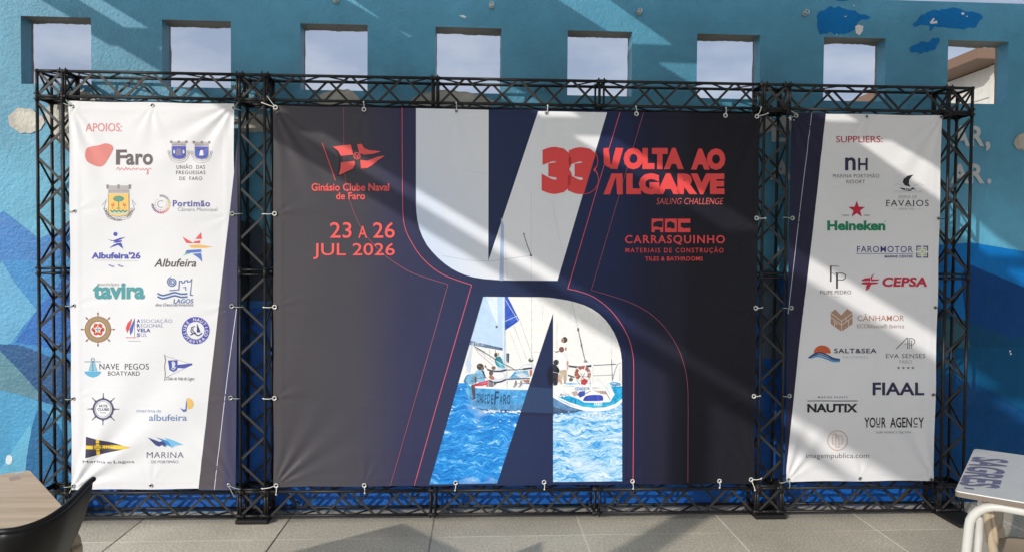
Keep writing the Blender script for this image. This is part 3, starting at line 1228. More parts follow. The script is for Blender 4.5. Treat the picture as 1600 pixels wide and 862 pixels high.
a = Art(b_left, 'logo', 'red pebble shape, sheen paled into its ink, beside grey lettering', **LA)
a.poly([(150, 360), (162, 325), (200, 312), (250, 305), (290, 292), (330, 300), (348, 325), (335, 360), (310, 405), (285, 440), (255, 456), (215, 448), (170, 425), (152, 395)], lit(230, 142, 136), curve=True)
G = lit(112, 104, 106)
a.text('F', 368, 336, 445, 443, G, 0.028)
a.text('aro', 440, 365, 632, 446, G, 0.03, sp=1.05)
a.line([(372, 478), (385, 462), (395, 482), (410, 465), (425, 482), (440, 462), (448, 480), (462, 466), (476, 482), (495, 466), (504, 484)], 4, lit(236, 130, 140), curve=True)
a.line([(520, 482), (512, 472), (530, 468), (545, 482), (558, 468), (570, 482), (585, 468), (592, 484), (600, 505), (588, 508), (606, 470), (622, 476)], 4, lit(236, 130, 140), curve=True)
a.done()


def crest(a, cx, top, wd, hgt, fill, line=lit(130, 122, 130)):
    """mural crown over a shield with scroll"""
    x0, x1 = cx - wd / 2, cx + wd / 2
    ch = hgt * 0.24
    n = 5
    a.poly([(x0 - 3, top + 6), (x0 + 6, top + ch * 0.55), (x0 + 4, top + ch), (x1 - 4, top + ch), (x1 - 6, top + ch * 0.55), (x1 + 3, top + 6)], lit(188, 182, 186))
    for i in range(3):
        xx = x0 + wd * (i * 0.5)
        a.poly([(xx - 9, top), (xx + 9, top), (xx + 7, top + ch * 0.5), (xx - 7, top + ch * 0.5)], lit(150, 142, 150), 1)
        a.line([(xx - 9, top), (xx - 3, top + 5), (xx + 3, top), (xx + 9, top + 4)], 2.2, line, 2)
    a.line([(x0 + 4, top + ch * 0.75), (x1 - 4, top + ch * 0.75)], 2.5, line, 2)
    sy = top + ch + 3
    sb = top + hgt * 0.88
    a.poly([(x0 + 8, sy), (x1 - 8, sy), (x1 - 8, sb - 26), (x1 - 20, sb - 8), (cx, sb), (x0 + 20, sb - 8), (x0 + 8, sb - 26)], fill, 1)
    a.line([(x0 + 5, sy), (x0 + 5, sb - 24), (x0 + 18, sb - 5), (cx, sb + 3), (x1 - 18, sb - 5), (x1 - 5, sb - 24), (x1 - 5, sy)], 2.2, line, 2)
    # ribbon
    a.line([(x0 - 12, sb - 45), (x0 - 2, sb - 20), (x0 + 20, sb + 4), (cx, sb + 12), (x1 - 20, sb + 4), (x1 + 2, sb - 20), (x1 + 12, sb - 45)], 2, line, 1, curve=True)
    a.line([(x0 - 20, sb - 38), (x0 - 8, sb - 8), (x0 + 14, sb + 16), (cx, sb + 26), (x1 - 14, sb + 16), (x1 + 8, sb - 8), (x1 + 20, sb - 38)], 2, line, 1, curve=True)
    for sg, xx in ((-1, x0 - 14), (1, x1 + 14)):
        a.ring(xx, sb - 48, 9, 2.5, line, 1, 14)


a = Art(b_left, 'logo', 'pair of small blue crests over grey lettering', **LA)
BL = lit(92, 104, 196)
crest(a, 815, 274, 108, 145, BL)
crest(a, 975, 276, 108, 145, BL)
a.poly([(800, 330), (830, 330), (836, 378), (794, 378)], lit(150, 142, 170), 3)
a.ell(783, 352, 7, 14, lit(225, 225, 235), 3)
a.ell(848, 352, 7, 14, lit(225, 225, 235), 3)
a.poly([(966, 340), (984, 340), (990, 378), (958, 378)], lit(235, 235, 240), 3)
a.line([(944, 338), (1004, 326)], 6, lit(60, 60, 90), 4)
a.line([(948, 384), (1002, 384)], 5, lit(60, 60, 90), 4)
GT = lit(112, 106, 112)
a.text('UNIÃO  DAS', 797, 440, 1000, 473, GT, 0.004, sp=1.15)
a.text('FREGUESIAS', 794, 485, 1003, 511, GT, 0.004, sp=1.12)
a.text('DE  FARO', 818, 527, 980, 553, GT, 0.004, sp=1.15)
a.done()

a = Art(b_left, 'logo', 'town crest with a green tree on yellow', **LA)
crest(a, 388, 584, 160, 255, lit(248, 206, 120))
a.ell(388, 684, 40, 21, lit(112, 160, 140), 3)
a.line([(388, 700), (388, 752)], 6, lit(110, 130, 110), 3)
a.line([(372, 752), (404, 752)], 5, lit(110, 130, 110), 3)
for sg in (-1, 1):
    a.ell(388 + sg * 42, 728, 14, 8, lit(232, 140, 96), 3)
    a.line([(388 + sg * 30, 710), (388 + sg * 38, 722), (388 + sg * 44, 745), (388 + sg * 42, 758)], 5, lit(232, 140, 96), 3)
for k, c_ in ((768, lit(80, 150, 130)), (782, lit(190, 220, 225))):
    a.line([(328 + 15 * i, k + (10 if i % 2 else -3)) for i in range(9)], 9, c_, 3)
a.arc_text('MONTENEGRO - FARO', 388, 738, 96, 205, 335, 17, lit(120, 112, 112), 0.0, inside=True, dl=2)
a.line([(270, 730), (300, 690), (280, 760), (300, 780)], 4, lit(170, 165, 165), 0)
a.line([(512, 730), (482, 690), (500, 760), (482, 780)], 4, lit(170, 165, 165), 0)
a.done()

a = Art(b_left, 'logo', 'circle of coloured dashes beside violet lettering', **LA)
cols = [lit(150, 150, 150), lit(150, 160, 200), lit(190, 200, 90), lit(240, 190, 80), lit(240, 130, 80), lit(225, 70, 90), lit(200, 70, 130), lit(110, 80, 150), lit(60, 60, 110)]
for i in range(27):
    t = math.radians(95 - i * 10.5)
    a.line([(688 + 52 * math.cos(t), 722 - 52 * math.sin(t)), (688 + 68 * math.cos(t), 722 - 68 * math.sin(t))], 6.5, cols[min(8, i // 3)])
for i in range(16):
    t = math.radians(130 + i * 17)
    a.line([(688 + 38 * math.cos(t), 722 - 38 * math.sin(t)), (688 + 46 * math.cos(t), 722 - 46 * math.sin(t))], 3, cols[(i * 2) % 9])
a.line([(688 + 24 * math.cos(math.radians(q)), 722 - 24 * math.sin(math.radians(q))) for q in range(50, 320, 15)], 4, lit(150, 150, 160))
a.text('Portimão', 772, 694, 1034, 740, lit(104, 104, 170), 0.028, sp=1.12)
a.text('Câmara Municipal', 808, 746, 1085, 780, lit(170, 168, 184), 0.0)
a.done()

a = Art(b_left, 'logo', 'violet running figure over bold lettering', **LB)
V = lit(84, 92, 184)
a.ell(364, 72, 15, col=V)
a.poly([(308, 108), (345, 118), (395, 100), (437, 92), (400, 112), (365, 124), (335, 122)], V)
a.poly([(345, 132), (370, 120), (412, 116), (405, 128), (372, 134)], V)
a.poly([(320, 172), (350, 148), (380, 136), (405, 134), (420, 178), (384, 150), (352, 160)], V)
a.text("Albufeira'26", 194, 200, 542, 247, V, 0.035)
a.line([(212, 257), (350, 257), (352, 262), (526, 262)], 2.5, lit(190, 184, 188))
for x in (310, 375):
    a.poly([(x, 290), (x + 20, 286), (x + 24, 294), (x + 48, 296), (x + 40, 306), (x + 20, 302)], lit(150, 152, 200))
a.done()

a = Art(b_left, 'logo', 'star figure in red yellow and blue strokes over grey script', **LB)
a.poly([(842, 92), (870, 108), (922, 138), (868, 136)], lit(240, 104, 108))
a.poly([(932, 106), (972, 60), (976, 108)], lit(240, 104, 108))
a.poly([(924, 124), (966, 118), (964, 138), (918, 136)], lit(240, 104, 108))
a.poly([(888, 152), (950, 148), (1058, 162), (990, 170), (900, 168)], lit(248, 190, 96))
a.poly([(872, 186), (972, 180), (974, 200), (860, 208)], lit(96, 132, 206))
a.poly([(845, 225), (862, 208), (900, 206)], lit(140, 200, 170))
a.poly([(912, 212), (972, 206), (980, 268), (950, 238)], lit(96, 132, 206))
a.text('Albufeira', 640, 246, 938, 304, lit(92, 82, 86), 0.012, 0.25)
a.done()

a = Art(b_left, 'logo', 'teal lettering under small grey word', **LB)
a.text('município', 236, 414, 390, 444, lit(178, 170, 170))
a.text('tavira', 204, 416, 574, 532, lit(92, 164, 172), 0.042)
a.done()

a = Art(b_left, 'logo', 'blue castle spiral and waves over lettering', **LB)
Bl = lit(88, 118, 176)
a.line([(768 + (6 + 29 * i / 44) * math.cos(i * 0.36 + 1.2), 410 + (6 + 29 * i / 44) * math.sin(i * 0.36 + 1.2)) for i in range(45)], 7, Bl)
a.line([(748, 470), (815, 464), (820, 402), (836, 404), (838, 416), (854, 414), (858, 400), (876, 398), (878, 410), (896, 406), (908, 388), (896, 502), (916, 504)], 7, Bl)
a.line([(846, 448), (864, 446), (864, 470)], 6, Bl)
for k in (492, 514):
    a.line([(664, k - 2), (700, k + 12), (740, k + 4), (785, k - 8), (830, k + 2), (876, k)], 12, Bl, curve=True)
a.text('LAGOS', 776, 528, 918, 560, Bl, 0.022, 0.15)
a.text('dos Descobrimentos', 650, 558, 918, 580, lit(112, 116, 140), 0.004, 0.2)
a.done()

a = Art(b_left, 'logo', 'golden ship wheel round a red crest', **LB)
GO = lit(176, 148, 112)
a.ring(240, 744, 74, 30, GO)
a.ring(240, 744, 91, 4, lit(140, 108, 78), 1)
a.ring(240, 744, 58, 4, lit(140, 108, 78), 1)
for k in range(8):
    t = k * PI / 4
    a.line([(240 + 88 * math.cos(t), 744 + 88 * math.sin(t)), (240 + 118 * math.cos(t), 744 + 118 * math.sin(t))], 7, GO)
    a.ell(240 + 112 * math.cos(t), 744 + 112 * math.sin(t), 9, 6, lit(150, 120, 90), 1, 10, t)
for k in range(6):
    t = k * PI / 3
    a.ell(240 + 30 * math.cos(t), 744 + 30 * math.sin(t), 16, col=lit(226, 92, 84))
a.ell(240, 744, 34, col=lit(226, 92, 84))
for k in range(5):
    t = k * 2 * PI / 5 - PI / 2
    a.ell(240 + 26 * math.cos(t), 744 + 26 * math.sin(t), 6, col=lit(236, 206, 120), dl=2, n=10)
a.ell(240, 744, 21, col=lit(236, 236, 238), dl=2)
for dx, dy in ((0, 0), (-11, 0), (11, 0), (0, -12), (0, 12)):
    a.ell(240 + dx, 744 + dy, 4.5, 5.5, lit(80, 96, 160), 3, 8)
a.done()

a = Art(b_left, 'logo', 'red and blue spinnaker beside violet lettering', **LB)
a.poly([(484, 664), (450, 700), (438, 735), (448, 770), (462, 740), (474, 705)], lit(232, 84, 92))
a.poly([(500, 668), (478, 712), (464, 745), (470, 784), (486, 760), (496, 715)], lit(92, 112, 190))
a.line([(501, 664), (501, 806)], 2.5, lit(120, 116, 140))
a.line([(438, 802), (505, 802)], 5, lit(232, 120, 120))
a.line([(440, 802), (530, 802)], 2, lit(140, 130, 150))
a.line([(452, 826), (542, 826)], 2.5, lit(120, 118, 150))
V1, V2 = lit(88, 96, 168), lit(168, 172, 200)
for k, (c0, rest, x1, y) in enumerate((('A', 'SSOCIAÇÃO', 768, 671), ('R', 'EGIONAL', 706, 704), ('V', 'ELA', 615, 737), ('S', 'UL', 592, 770))):
    a.text(c0, 517, y, 540, y + 26, V1, 0.035)
    a.text(rest, 545, y - (6 if k == 0 else 0), x1, y + 26 + (6 if k == 0 else 0), V2 if k != 2 else V1, 0.0 if k != 2 else 0.035, sp=1.05)
a.done()

a = Art(b_left, 'logo', 'violet ring of lettering round a small sail', **LB)
VR = lit(90, 92, 180)
a.ell(933, 752, 98, 97, VR, n=48)
a.ell(933, 752, 63, 62, lit(240, 240, 242), 1, 40)
a.arc_text('CLUBE NAUTICO', 933, 752, 79, 212, -22, 22, lit(235, 235, 245), 0.014, dl=2)
a.arc_text('TAVIRA', 933, 752, 80, 226, 312, 22, lit(235, 235, 245), 0.014, inside=True, dl=2)
DV = lit(66, 68, 130)
a.poly([(942, 698), (942, 766), (968, 764), (958, 735)], DV, 2)
a.line([(930, 722), (905, 730), (900, 758), (915, 774), (930, 768), (912, 752), (916, 734)], 7, DV, 2)
a.line([(896, 784), (925, 772), (950, 788), (980, 770)], 9, DV, 2, curve=True)
a.done()

a = Art(b_left, 'logo', 'pale blue anchor drum beside grey capitals', **LC)
AB = lit(120, 176, 208)
a.ring(168, 80, 9, 4, lit(110, 140, 160))
a.line([(120, 92), (215, 92)], 4, lit(110, 140, 160))
a.poly([(158, 92), (178, 92), (194, 146), (142, 146)], lit(150, 200, 224))
a.line([(168, 92), (168, 150)], 4, lit(90, 130, 160), 1)
a.poly([(118, 148), (216, 148), (210, 164), (190, 178), (168, 184), (146, 178), (124, 164)], lit(104, 186, 222), 1)
GK = lit(88, 84, 92)
a.text('NAVE  PEGOS', 207, 102, 497, 137, GK, -0.002, sp=1.05)
a.text('BOATYARD', 258, 147, 444, 173, GK, -0.002, sp=1.05)
a.done()

a = Art(b_left, 'logo', 'white and blue triangular pennant with script', **LC)
a.line([(588, 50), (594, 80), (588, 120), (592, 160), (588, 205)], 3.5, lit(120, 96, 86))
a.line([(594, 58), (752, 108), (596, 184)], 2, lit(140, 140, 150))
PB = lit(84, 94, 178)
a.poly([(608, 84), (664, 82), (662, 110), (750, 100), (748, 112), (700, 130), (664, 128), (660, 140), (640, 152), (616, 140)], PB)
a.poly([(630, 92), (640, 88), (652, 100), (646, 130), (632, 128)], lit(220, 222, 238), 1)
a.line([(626, 130), (640, 140), (656, 122)], 4, lit(220, 222, 238), 1)
a.text('Clube de Vela de Lagos', 598, 180, 764, 206, lit(110, 106, 116), 0.0, 0.4)
a.done()

a = Art(b_left, 'logo', 'slate ship wheel with lettering in its hub', **LC)
SL = lit(92, 90, 122)
a.ring(230, 368, 58, 11, SL)
a.ring(230, 368, 46, 2, SL)
for k in range(8):
    t = k * PI / 4
    a.line([(230 + 62 * math.cos(t), 368 + 62 * math.sin(t)), (230 + 95 * math.cos(t), 368 + 93 * math.sin(t))], 4.5, SL)
    a.line([(230 + 60 * math.cos(t), 368 + 60 * math.sin(t)), (230 + 72 * math.cos(t), 368 + 70 * math.sin(t))], 10, SL)
a.text('IATE', 206, 342, 256, 357, SL, 0.02, sp=1.1)
a.text('CLUBE', 196, 362, 266, 377, SL, 0.02, sp=1.1)
a.line([(212, 386), (224, 390), (238, 388), (248, 392)], 4, lit(150, 150, 165))
a.done()

a = Art(b_left, 'logo', 'yellow half disc over pale blue lettering', **LC)
a.poly([(722, 302), (742, 306), (758, 325), (760, 345), (748, 364), (726, 370)], lit(244, 200, 112), curve=False)
a.poly([(680, 360), (700, 370), (712, 368), (718, 308), (722, 340), (718, 382), (700, 384)], lit(88, 124, 186))
a.text('marina', 423, 370, 534, 388, lit(148, 168, 204))
a.text('de', 541, 370, 569, 388, lit(148, 168, 204))
a.text('albufeira', 498, 398, 720, 437, lit(122, 148, 194), 0.008)
a.done()

a = Art(b_left, 'logo', 'navy pennant with yellow cross over lettering', **LC)
a.poly([(128, 530), (392, 591), (128, 654)], lit(68, 64, 86))
YE = lit(244, 204, 66)
a.poly([(190, 545), (208, 549), (208, 634), (190, 639)], YE, 1)
a.poly([(128, 581), (345, 580), (392, 591), (345, 602), (128, 601)], YE, 1)
a.ring(198, 591, 22, 5, lit(96, 84, 60), 2, 20)
a.line([(168, 588), (228, 588)], 3, lit(96, 84, 60), 3)
a.line([(172, 597), (226, 597)], 3, lit(96, 84, 60), 3)
a.text('Marina', 112, 667, 246, 684, lit(96, 92, 98), 0.0)
a.text('de', 257, 671, 283, 684, lit(96, 92, 98))
a.text('Lagos', 294, 667, 410, 690, lit(96, 92, 98), 0.0)
a.done()

a = Art(b_left, 'logo', 'blue fish of brush strokes over thin capitals', **LC)
a.poly([(492, 532), (560, 560), (590, 548), (600, 566), (586, 590), (574, 578), (556, 588), (536, 580)], lit(72, 84, 140))
a.poly([(540, 532), (600, 552), (640, 570), (620, 590), (606, 578), (590, 592), (596, 568)], lit(78, 150, 216), 1)
a.poly([(590, 536), (640, 552), (696, 576), (650, 582), (628, 598), (622, 574)], lit(128, 200, 240), 2)
a.text('MΛRINΛ' if False else 'MARINA', 484, 620, 700, 654, lit(88, 90, 122), -0.008, sp=1.1)
a.text('DE PORTIMÃO', 512, 665, 670, 685, lit(124, 124, 146))
a.done()

# ------------------------------------------------------------------ centre banner print
CA = dict(off=(420, 160), sc=3.192)
CB = dict(off=(640, 160), sc=2.872)
CC = dict(off=(820, 200), sc=3.747)
CD = dict(off=(680, 440), sc=3.919)
CE = dict(off=(640, 600), sc=4.444)

# pale sail shape (upper)
m_sail = mat('printed_sail', (0.6, 0.62, 0.66), 0.45, 0.4)
p = worldpos(m_sail)
s_ = nd(m_sail, 'ShaderNodeSeparateXYZ')
ln(m_sail, p, s_.inputs[0])
fx = maprange(m_sail, s_.outputs[0], xpx(650), xpx(790), 0, 1)
fz = maprange(m_sail, s_.outputs[2], 1.45, 2.2, 0, 1)
cs = mixc(m_sail, fx, mixc(m_sail, fz, (0.46, 0.60, 0.84), (0.67, 0.71, 0.79)), (0.74, 0.75, 0.78))
cs = mixc(m_sail, maprange(m_sail, noise_tex(m_sail, p, 2.2, 4, 0.6, (3, 1, 1)), 0.3, 0.7, 0, 0.2), cs, (0.58, 0.60, 0.66))
ln(m_sail, cs, bsdf(m_sail).inputs['Base Color'])
a = Art(b_mid, 'printed_shape', 'pale sail shape with a slanted slit', layer=1)
a.poly([(650, 169.5), (763.5, 172), (763, 408), (841, 174), (948.5, 176), (871, 438.3), (830, 438), (800, 438), (775, 437), (756, 435.5), (740, 433), (727, 429.5), (716, 425), (705, 419), (695, 412), (684.5, 403), (675, 393), (667, 383), (660, 370), (655.5, 358), (652.4, 345), (650.8, 332), (650, 320)], m_sail)
# printed rigging
Q = (0.52, 0.56, 0.66)
a.poly([(783, 340), (787.5, 352), (787, 438), (780, 438)], (0.36, 0.45, 0.66), 1)
a.line([(692, 399.5), (730, 406.5), (765, 408), (828, 399.5)], 0.8, (0.40, 0.44, 0.54), 2)
a.line([(818.5, 366), (824, 384), (829.5, 398)], 1.4, (0.12, 0.14, 0.2), 2)
a.ell(829.5, 399, 2, 2, (0.1, 0.1, 0.14), 3, 8)
a.ell(818.5, 365.5, 1.3, 1.3, (0.1, 0.1, 0.14), 3, 8)
a.line([(830, 300), (830, 438)], 0.6, Q, 2)
a.line([(862, 312), (880, 400)], 0.5, Q, 2)
a.line([(789, 380), (793, 438)], 0.6, Q, 2)
a.line([(722, 266), (762, 272)], 0.5, Q, 2)
a.line([(655, 304), (698, 304)], 0.5, Q, 2)
a.poly([(696, 302), (700, 302), (700, 350), (697, 345)], (0.66, 0.70, 0.76), 1)
a.done(0.03)

# picture of the boat, in the lower shape: built full, then framed by the dark print
m_sea = mat('printed_sea', (0.05, 0.3, 0.7), 0.45, 0.4)
p = worldpos(m_sea)
s_ = nd(m_sea, 'ShaderNodeSeparateXYZ')
ln(m_sea, p, s_.inputs[0])
wx = noise_tex(m_sea, p, 7, 4, 0.55, (1, 1, 1))
dist = nd(m_sea, 'ShaderNodeVectorMath', operation='SCALE')
cv = nd(m_sea, 'ShaderNodeCombineXYZ')
ln(m_sea, wx, cv.inputs[2])
ln(m_sea, cv.outputs[0], dist.inputs[0])
dist.inputs['Scale'].default_value = 0.16
ad = nd(m_sea, 'ShaderNodeVectorMath', operation='ADD')
ln(m_sea, p, ad.inputs[0])
ln(m_sea, dist.outputs[0], ad.inputs[1])
w1 = noise_tex(m_sea, ad.outputs[0], 20, 7, 0.74, (0.33, 1, 2.3))
w2 = noise_tex(m_sea, ad.outputs[0], 60, 5, 0.75, (0.5, 1, 2.2))
ws = fmath(m_sea, 'ADD', fmath(m_sea, 'MULTIPLY', w1, 0.66), fmath(m_sea, 'MULTIPLY', w2, 0.34))
left = ramp(m_sea, ws, [(0.38, (0.004, 0.10, 0.38)), (0.47, (0.008, 0.20, 0.62)), (0.53, (0.018, 0.29, 0.74)), (0.58, (0.16, 0.50, 0.82)), (0.63, (0.72, 0.80, 0.85))])
right = ramp(m_sea, ws, [(0.37, (0.008, 0.15, 0.50)), (0.44, (0.05, 0.33, 0.74)), (0.49, (0.26, 0.56, 0.82)), (0.54, (0.50, 0.69, 0.84)), (0.61, (0.80, 0.83, 0.85))])
fx = maprange(m_sea, s_.outputs[0], xpx(820), xpx(865), 0, 1)
cs = mixc(m_sea, fx, left, right)
w3 = noise_tex(m_sea, p, 2.6, 3, 0.5, (1, 1, 2))
cs = mixc(m_sea, maprange(m_sea, w3, 0.60, 0.72, 0, 0.55), cs, (0.74, 0.82, 0.85))
ln(m_sea, cs, bsdf(m_sea).inputs['Base Color'])

pic = Art(b_mid, 'printed_picture', 'picture of a white and blue sailing boat with crew on bright sea', layer=1, **CD)
SKYW = (0.80, 0.80, 0.79)
pic.poly([(-40, 80), (1150, 80), (1150, 640), (-40, 640)], SKYW)
pic.poly([(-40, 618), (1147, 618), (1147, 1219), (718, 1224), (378, 1231), (-38, 1238)], m_sea, 1)
# sails
pic.poly([(285, 84), (416, 84), (414, 410), (330, 392), (212, 360)], (0.48, 0.64, 0.86), 1)
pic.poly([(310, 84), (380, 84), (384, 260), (350, 200)], (0.68, 0.77, 0.88), 2)
pic.poly([(428, 88), (444, 90), (516, 234), (428, 300)], (0.03, 0.10, 0.55), 2)
pic.line([(428, 240), (516, 200)], 3, (0.6, 0.7, 0.85), 3)
pic.line([(430, 110), (508, 236), (516, 236)], 3, (0.6, 0.7, 0.85), 3)
pic.line([(428, 300), (520, 238)], 7, (0.75, 0.8, 0.86), 3)
pic.poly([(212, 358), (414, 404), (416, 420), (206, 384)], (0.10, 0.17, 0.30), 2)
pic.text('33 TTT 111', 222, 369, 300, 392, (0.7, 0.75, 0.8), 0.01, -0.2, dl=3)
pic.poly([(414, 84), (426, 84), (430, 530), (412, 530)], (0.60, 0.72, 0.88), 3)
pic.line([(426, 84), (427, 530)], 2.5, (0.2, 0.3, 0.5), 4)
pic.ell(376, 274, 7, 8, (0.15, 0.14, 0.14), 3, 10)
for L_ in ([(240, 400), (360, 490)], [(245, 395), (480, 530)], [(305, 400), (300, 470)], [(330, 400), (338, 470)], [(482, 270), (560, 470)], [(520, 240), (600, 470)], [(590, 90), (592, 560)], [(838, 125), (874, 280)], [(600, 430), (640, 428)]):
    pic.line(L_, 2.2, (0.42, 0.44, 0.48), 3)
pic.line([(874, 280), (898, 400), (918, 480)], 5, (0.12, 0.13, 0.16), 3)
pic.ell(875, 290, 6, 11, (0.1, 0.1, 0.12), 4, 8)
pic.ell(896, 388, 5, 12, (0.1, 0.1, 0.12), 4, 8)
pic.ell(922, 486, 10, 8, (0.3, 0.3, 0.34), 4, 8)
for L_ in ([(213, 372), (190, 560)], [(222, 380), (205, 600)], [(245, 396), (420, 500)], [(430, 300), (437, 520)], [(455, 300), (540, 520)], [(660, 150), (655, 240)], [(745, 260), (745, 480)], [(1080, 290), (1082, 480)]):
    pic.line(L_, 1.8, (0.50, 0.52, 0.56), 3)
for k in range(60):
    x = random.uniform(60, 1130)
    y = random.uniform(630, 900)
    if 240 < x < 700 and y < 800 or x > 700 and y < 800:
        continue
    l_ = random.uniform(6, 26)
    pic.poly([(x, y), (x + l_ * 0.5, y - random.uniform(2, 5)), (x + l_, y + 1), (x + l_ * 0.4, y + random.uniform(1, 4))], (0.76, 0.82, 0.85), 2)
for k in range(46):
    x = random.uniform(720, 1130)
    y = 800 + (1 - (x - 720) / 420) * 10 + random.gauss(8, 9)
    l_ = random.uniform(8, 30)
    pic.poly([(x, y), (x + l_ * 0.5, y - random.uniform(2, 6)), (x + l_, y + 1), (x + l_ * 0.4, y + random.uniform(1, 5))], (0.80, 0.83, 0.85), 6)
for k in range(30):
    x = random.uniform(290, 560)
    y = random.gauss(792, 5)
    l_ = random.uniform(8, 24)
    pic.poly([(x, y), (x + l_ * 0.5, y - random.uniform(2, 7)), (x + l_, y + 1), (x + l_ * 0.4, y + random.uniform(1, 5))], (0.82, 0.84, 0.85), 7)
# boat and crew

def ba(*L):
    return [((715 + a / 7.838 - 680) * 3.919, (540 + b / 7.838 - 440) * 3.919) for a, b in L]


def bb(*L):
    return [((845 + a / 6.385 - 680) * 3.919, (515 + b / 6.385 - 440) * 3.919) for a, b in L]


def el(f, cx, cy, rx, ry, col, dl, rot=0.0):
    q = f((cx, cy))[0]
    k = 0.5 if f is ba else 0.6138
    pic.ell(q[0], q[1], rx * k, ry * k, col, dl, 16, rot)


SK = (0.36, 0.20, 0.14)
SKD = (0.17, 0.10, 0.08)
HR = (0.05, 0.035, 0.03)
NV = (0.05, 0.06, 0.12)
WHT = (0.80, 0.80, 0.81)
WSH = (0.62, 0.66, 0.74)
# ---- port side: hull, deck, toe rail
pic.poly(ba((120, 470), (240, 440), (500, 440), (930, 470), (930, 540), (230, 525)), (0.78, 0.79, 0.80), 3)
pic.poly(ba((95, 520), (150, 500), (235, 512), (600, 528), (960, 535), (960, 810), (780, 800), (560, 790), (330, 775), (220, 750), (160, 700), (110, 600)), (0.065, 0.33, 0.70), 4)
pic.poly(ba((110, 600), (200, 640), (420, 690), (960, 700), (960, 812), (780, 802), (560, 790), (330, 777), (220, 752), (160, 702)), (0.085, 0.30, 0.60), 5)
pic.poly(ba((220, 752), (330, 772), (560, 780), (960, 795), (960, 830), (560, 806), (300, 790)), (0.05, 0.13, 0.28), 5)
pic.line(ba((235, 514), (600, 530), (960, 537)), 3, (0.55, 0.66, 0.78), 5)
pic.poly(ba((95, 520), (125, 505), (150, 560), (150, 640), (120, 600)), (0.16, 0.46, 0.75), 5)
pic.poly(ba((670, 618), (735, 606), (732, 612), (672, 626)), (0.40, 0.62, 0.80), 6)
HL = (0.02, 0.05, 0.13)
for ch, x0, y0, x1, y1 in (('I', 236, 580, 243, 690), ('D', 247, 584, 268, 690), ('A', 270, 584, 296, 692), ('D', 300, 584, 324, 694), ('E', 330, 592, 354, 698), ('D', 362, 584, 398, 700), ('E', 408, 592, 440, 706), ('F', 446, 552, 510, 716), ('A', 512, 596, 546, 710), ('R', 556, 594, 596, 714), ('O', 602, 594, 646, 712)):
    q0, q1 = ba((x0, y0), (x1, y1))
    pic.text(ch, q0[0], q0[1], q1[0], q1[1], HL, 0.012, 0.12, dl=7)
# bow wave
for k in range(34):
    x = random.uniform(330, 760)
    y = 796 + (x - 330) * 0.02 + random.gauss(0, 7)
    l_ = random.uniform(16, 44)
    pic.poly(ba((x, y), (x + l_ * 0.4, y - random.uniform(5, 16)), (x + l_, y + 2), (x + l_ * 0.5, y + random.uniform(2, 10))), (0.80, 0.82, 0.84), 8)
# fore sail bundle at the left
pic.poly(ba((95, 190), (150, 175), (170, 230), (150, 330), (120, 320)), (0.52, 0.62, 0.80), 4)
pic.poly(ba((170, 0), (190, 0), (160, 200), (160, 330), (90, 230)), (0.60, 0.68, 0.82), 3)
for k, c_ in enumerate(((0.06, 0.22, 0.40), (0.16, 0.42, 0.68), (0.10, 0.32, 0.56), (0.30, 0.55, 0.76))):
    pic.poly(ba((75 + 28 * k, 420 - 10 * k), (120 + 26 * k, 350 - 6 * k), (190 + 18 * k, 360), (205 + 10 * k, 430), (150 + 16 * k, 470), (90 + 24 * k, 452)), c_, 5 + k % 2, True)
# seated crew in blue, leg over the side
pic.poly(ba((215, 330), (240, 295), (285, 285), (315, 310), (330, 385), (325, 440), (250, 440), (225, 400)), (0.22, 0.48, 0.78), 7, True)
pic.poly(ba((290, 290), (318, 300), (345, 380), (340, 390), (312, 340)), (0.03, 0.05, 0.10), 8)
pic.line(ba((235, 395), (330, 385), (360, 392)), 4, (0.03, 0.05, 0.10), 8)
pic.poly(ba((208, 380), (232, 375), (235, 440), (212, 455)), SKD, 8)
el(ba, 275, 252, 42, 40, HR, 8)
el(ba, 305, 268, 20, 24, SKD, 9)
el(ba, 262, 238, 22, 18, (0.14, 0.10, 0.09), 9)
pic.poly(ba((190, 470), (260, 448), (365, 418), (372, 470), (300, 488), (200, 492)), (0.60, 0.05, 0.11), 8)
pic.poly(ba((280, 452), (360, 428), (365, 450), (300, 470)), (0.72, 0.12, 0.18), 9)
pic.poly(ba((168, 480), (200, 478), (214, 520), (212, 620), (188, 628), (178, 560)), (0.12, 0.07, 0.08), 8, True)
pic.poly(ba((176, 655), (205, 620), (224, 630), (226, 645), (190, 664)), (0.06, 0.07, 0.12), 9)
pic.line(ba((182, 662), (226, 646)), 3, WHT, 9)
# crouching crew in white with dark hair
pic.poly(ba((400, 330), (470, 300), (560, 320), (600, 370), (585, 420), (450, 430), (420, 400)), WSH, 6, True)
pic.poly(ba((450, 320), (540, 325), (570, 370), (500, 400), (440, 380)), WHT, 7, True)
el(ba, 440, 268, 26, 24, (0.22, 0.14, 0.12), 8)
el(ba, 410, 330, 26, 32, (0.14, 0.09, 0.09), 8)
pic.poly(ba((380, 380), (400, 350), (446, 375), (450, 410), (410, 410)), (0.50, 0.22, 0.17), 8)
pic.line(ba((335, 235), (350, 265)), 8, (0.10, 0.07, 0.07), 7)
pic.line(ba((345, 255), (372, 290)), 5, SK, 7)
pic.poly(ba((355, 420), (400, 410), (480, 460), (430, 500), (350, 496)), (0.20, 0.18, 0.22), 6)
pic.poly(ba((480, 262), (540, 255), (590, 285), (560, 300), (490, 296)), WSH, 6)
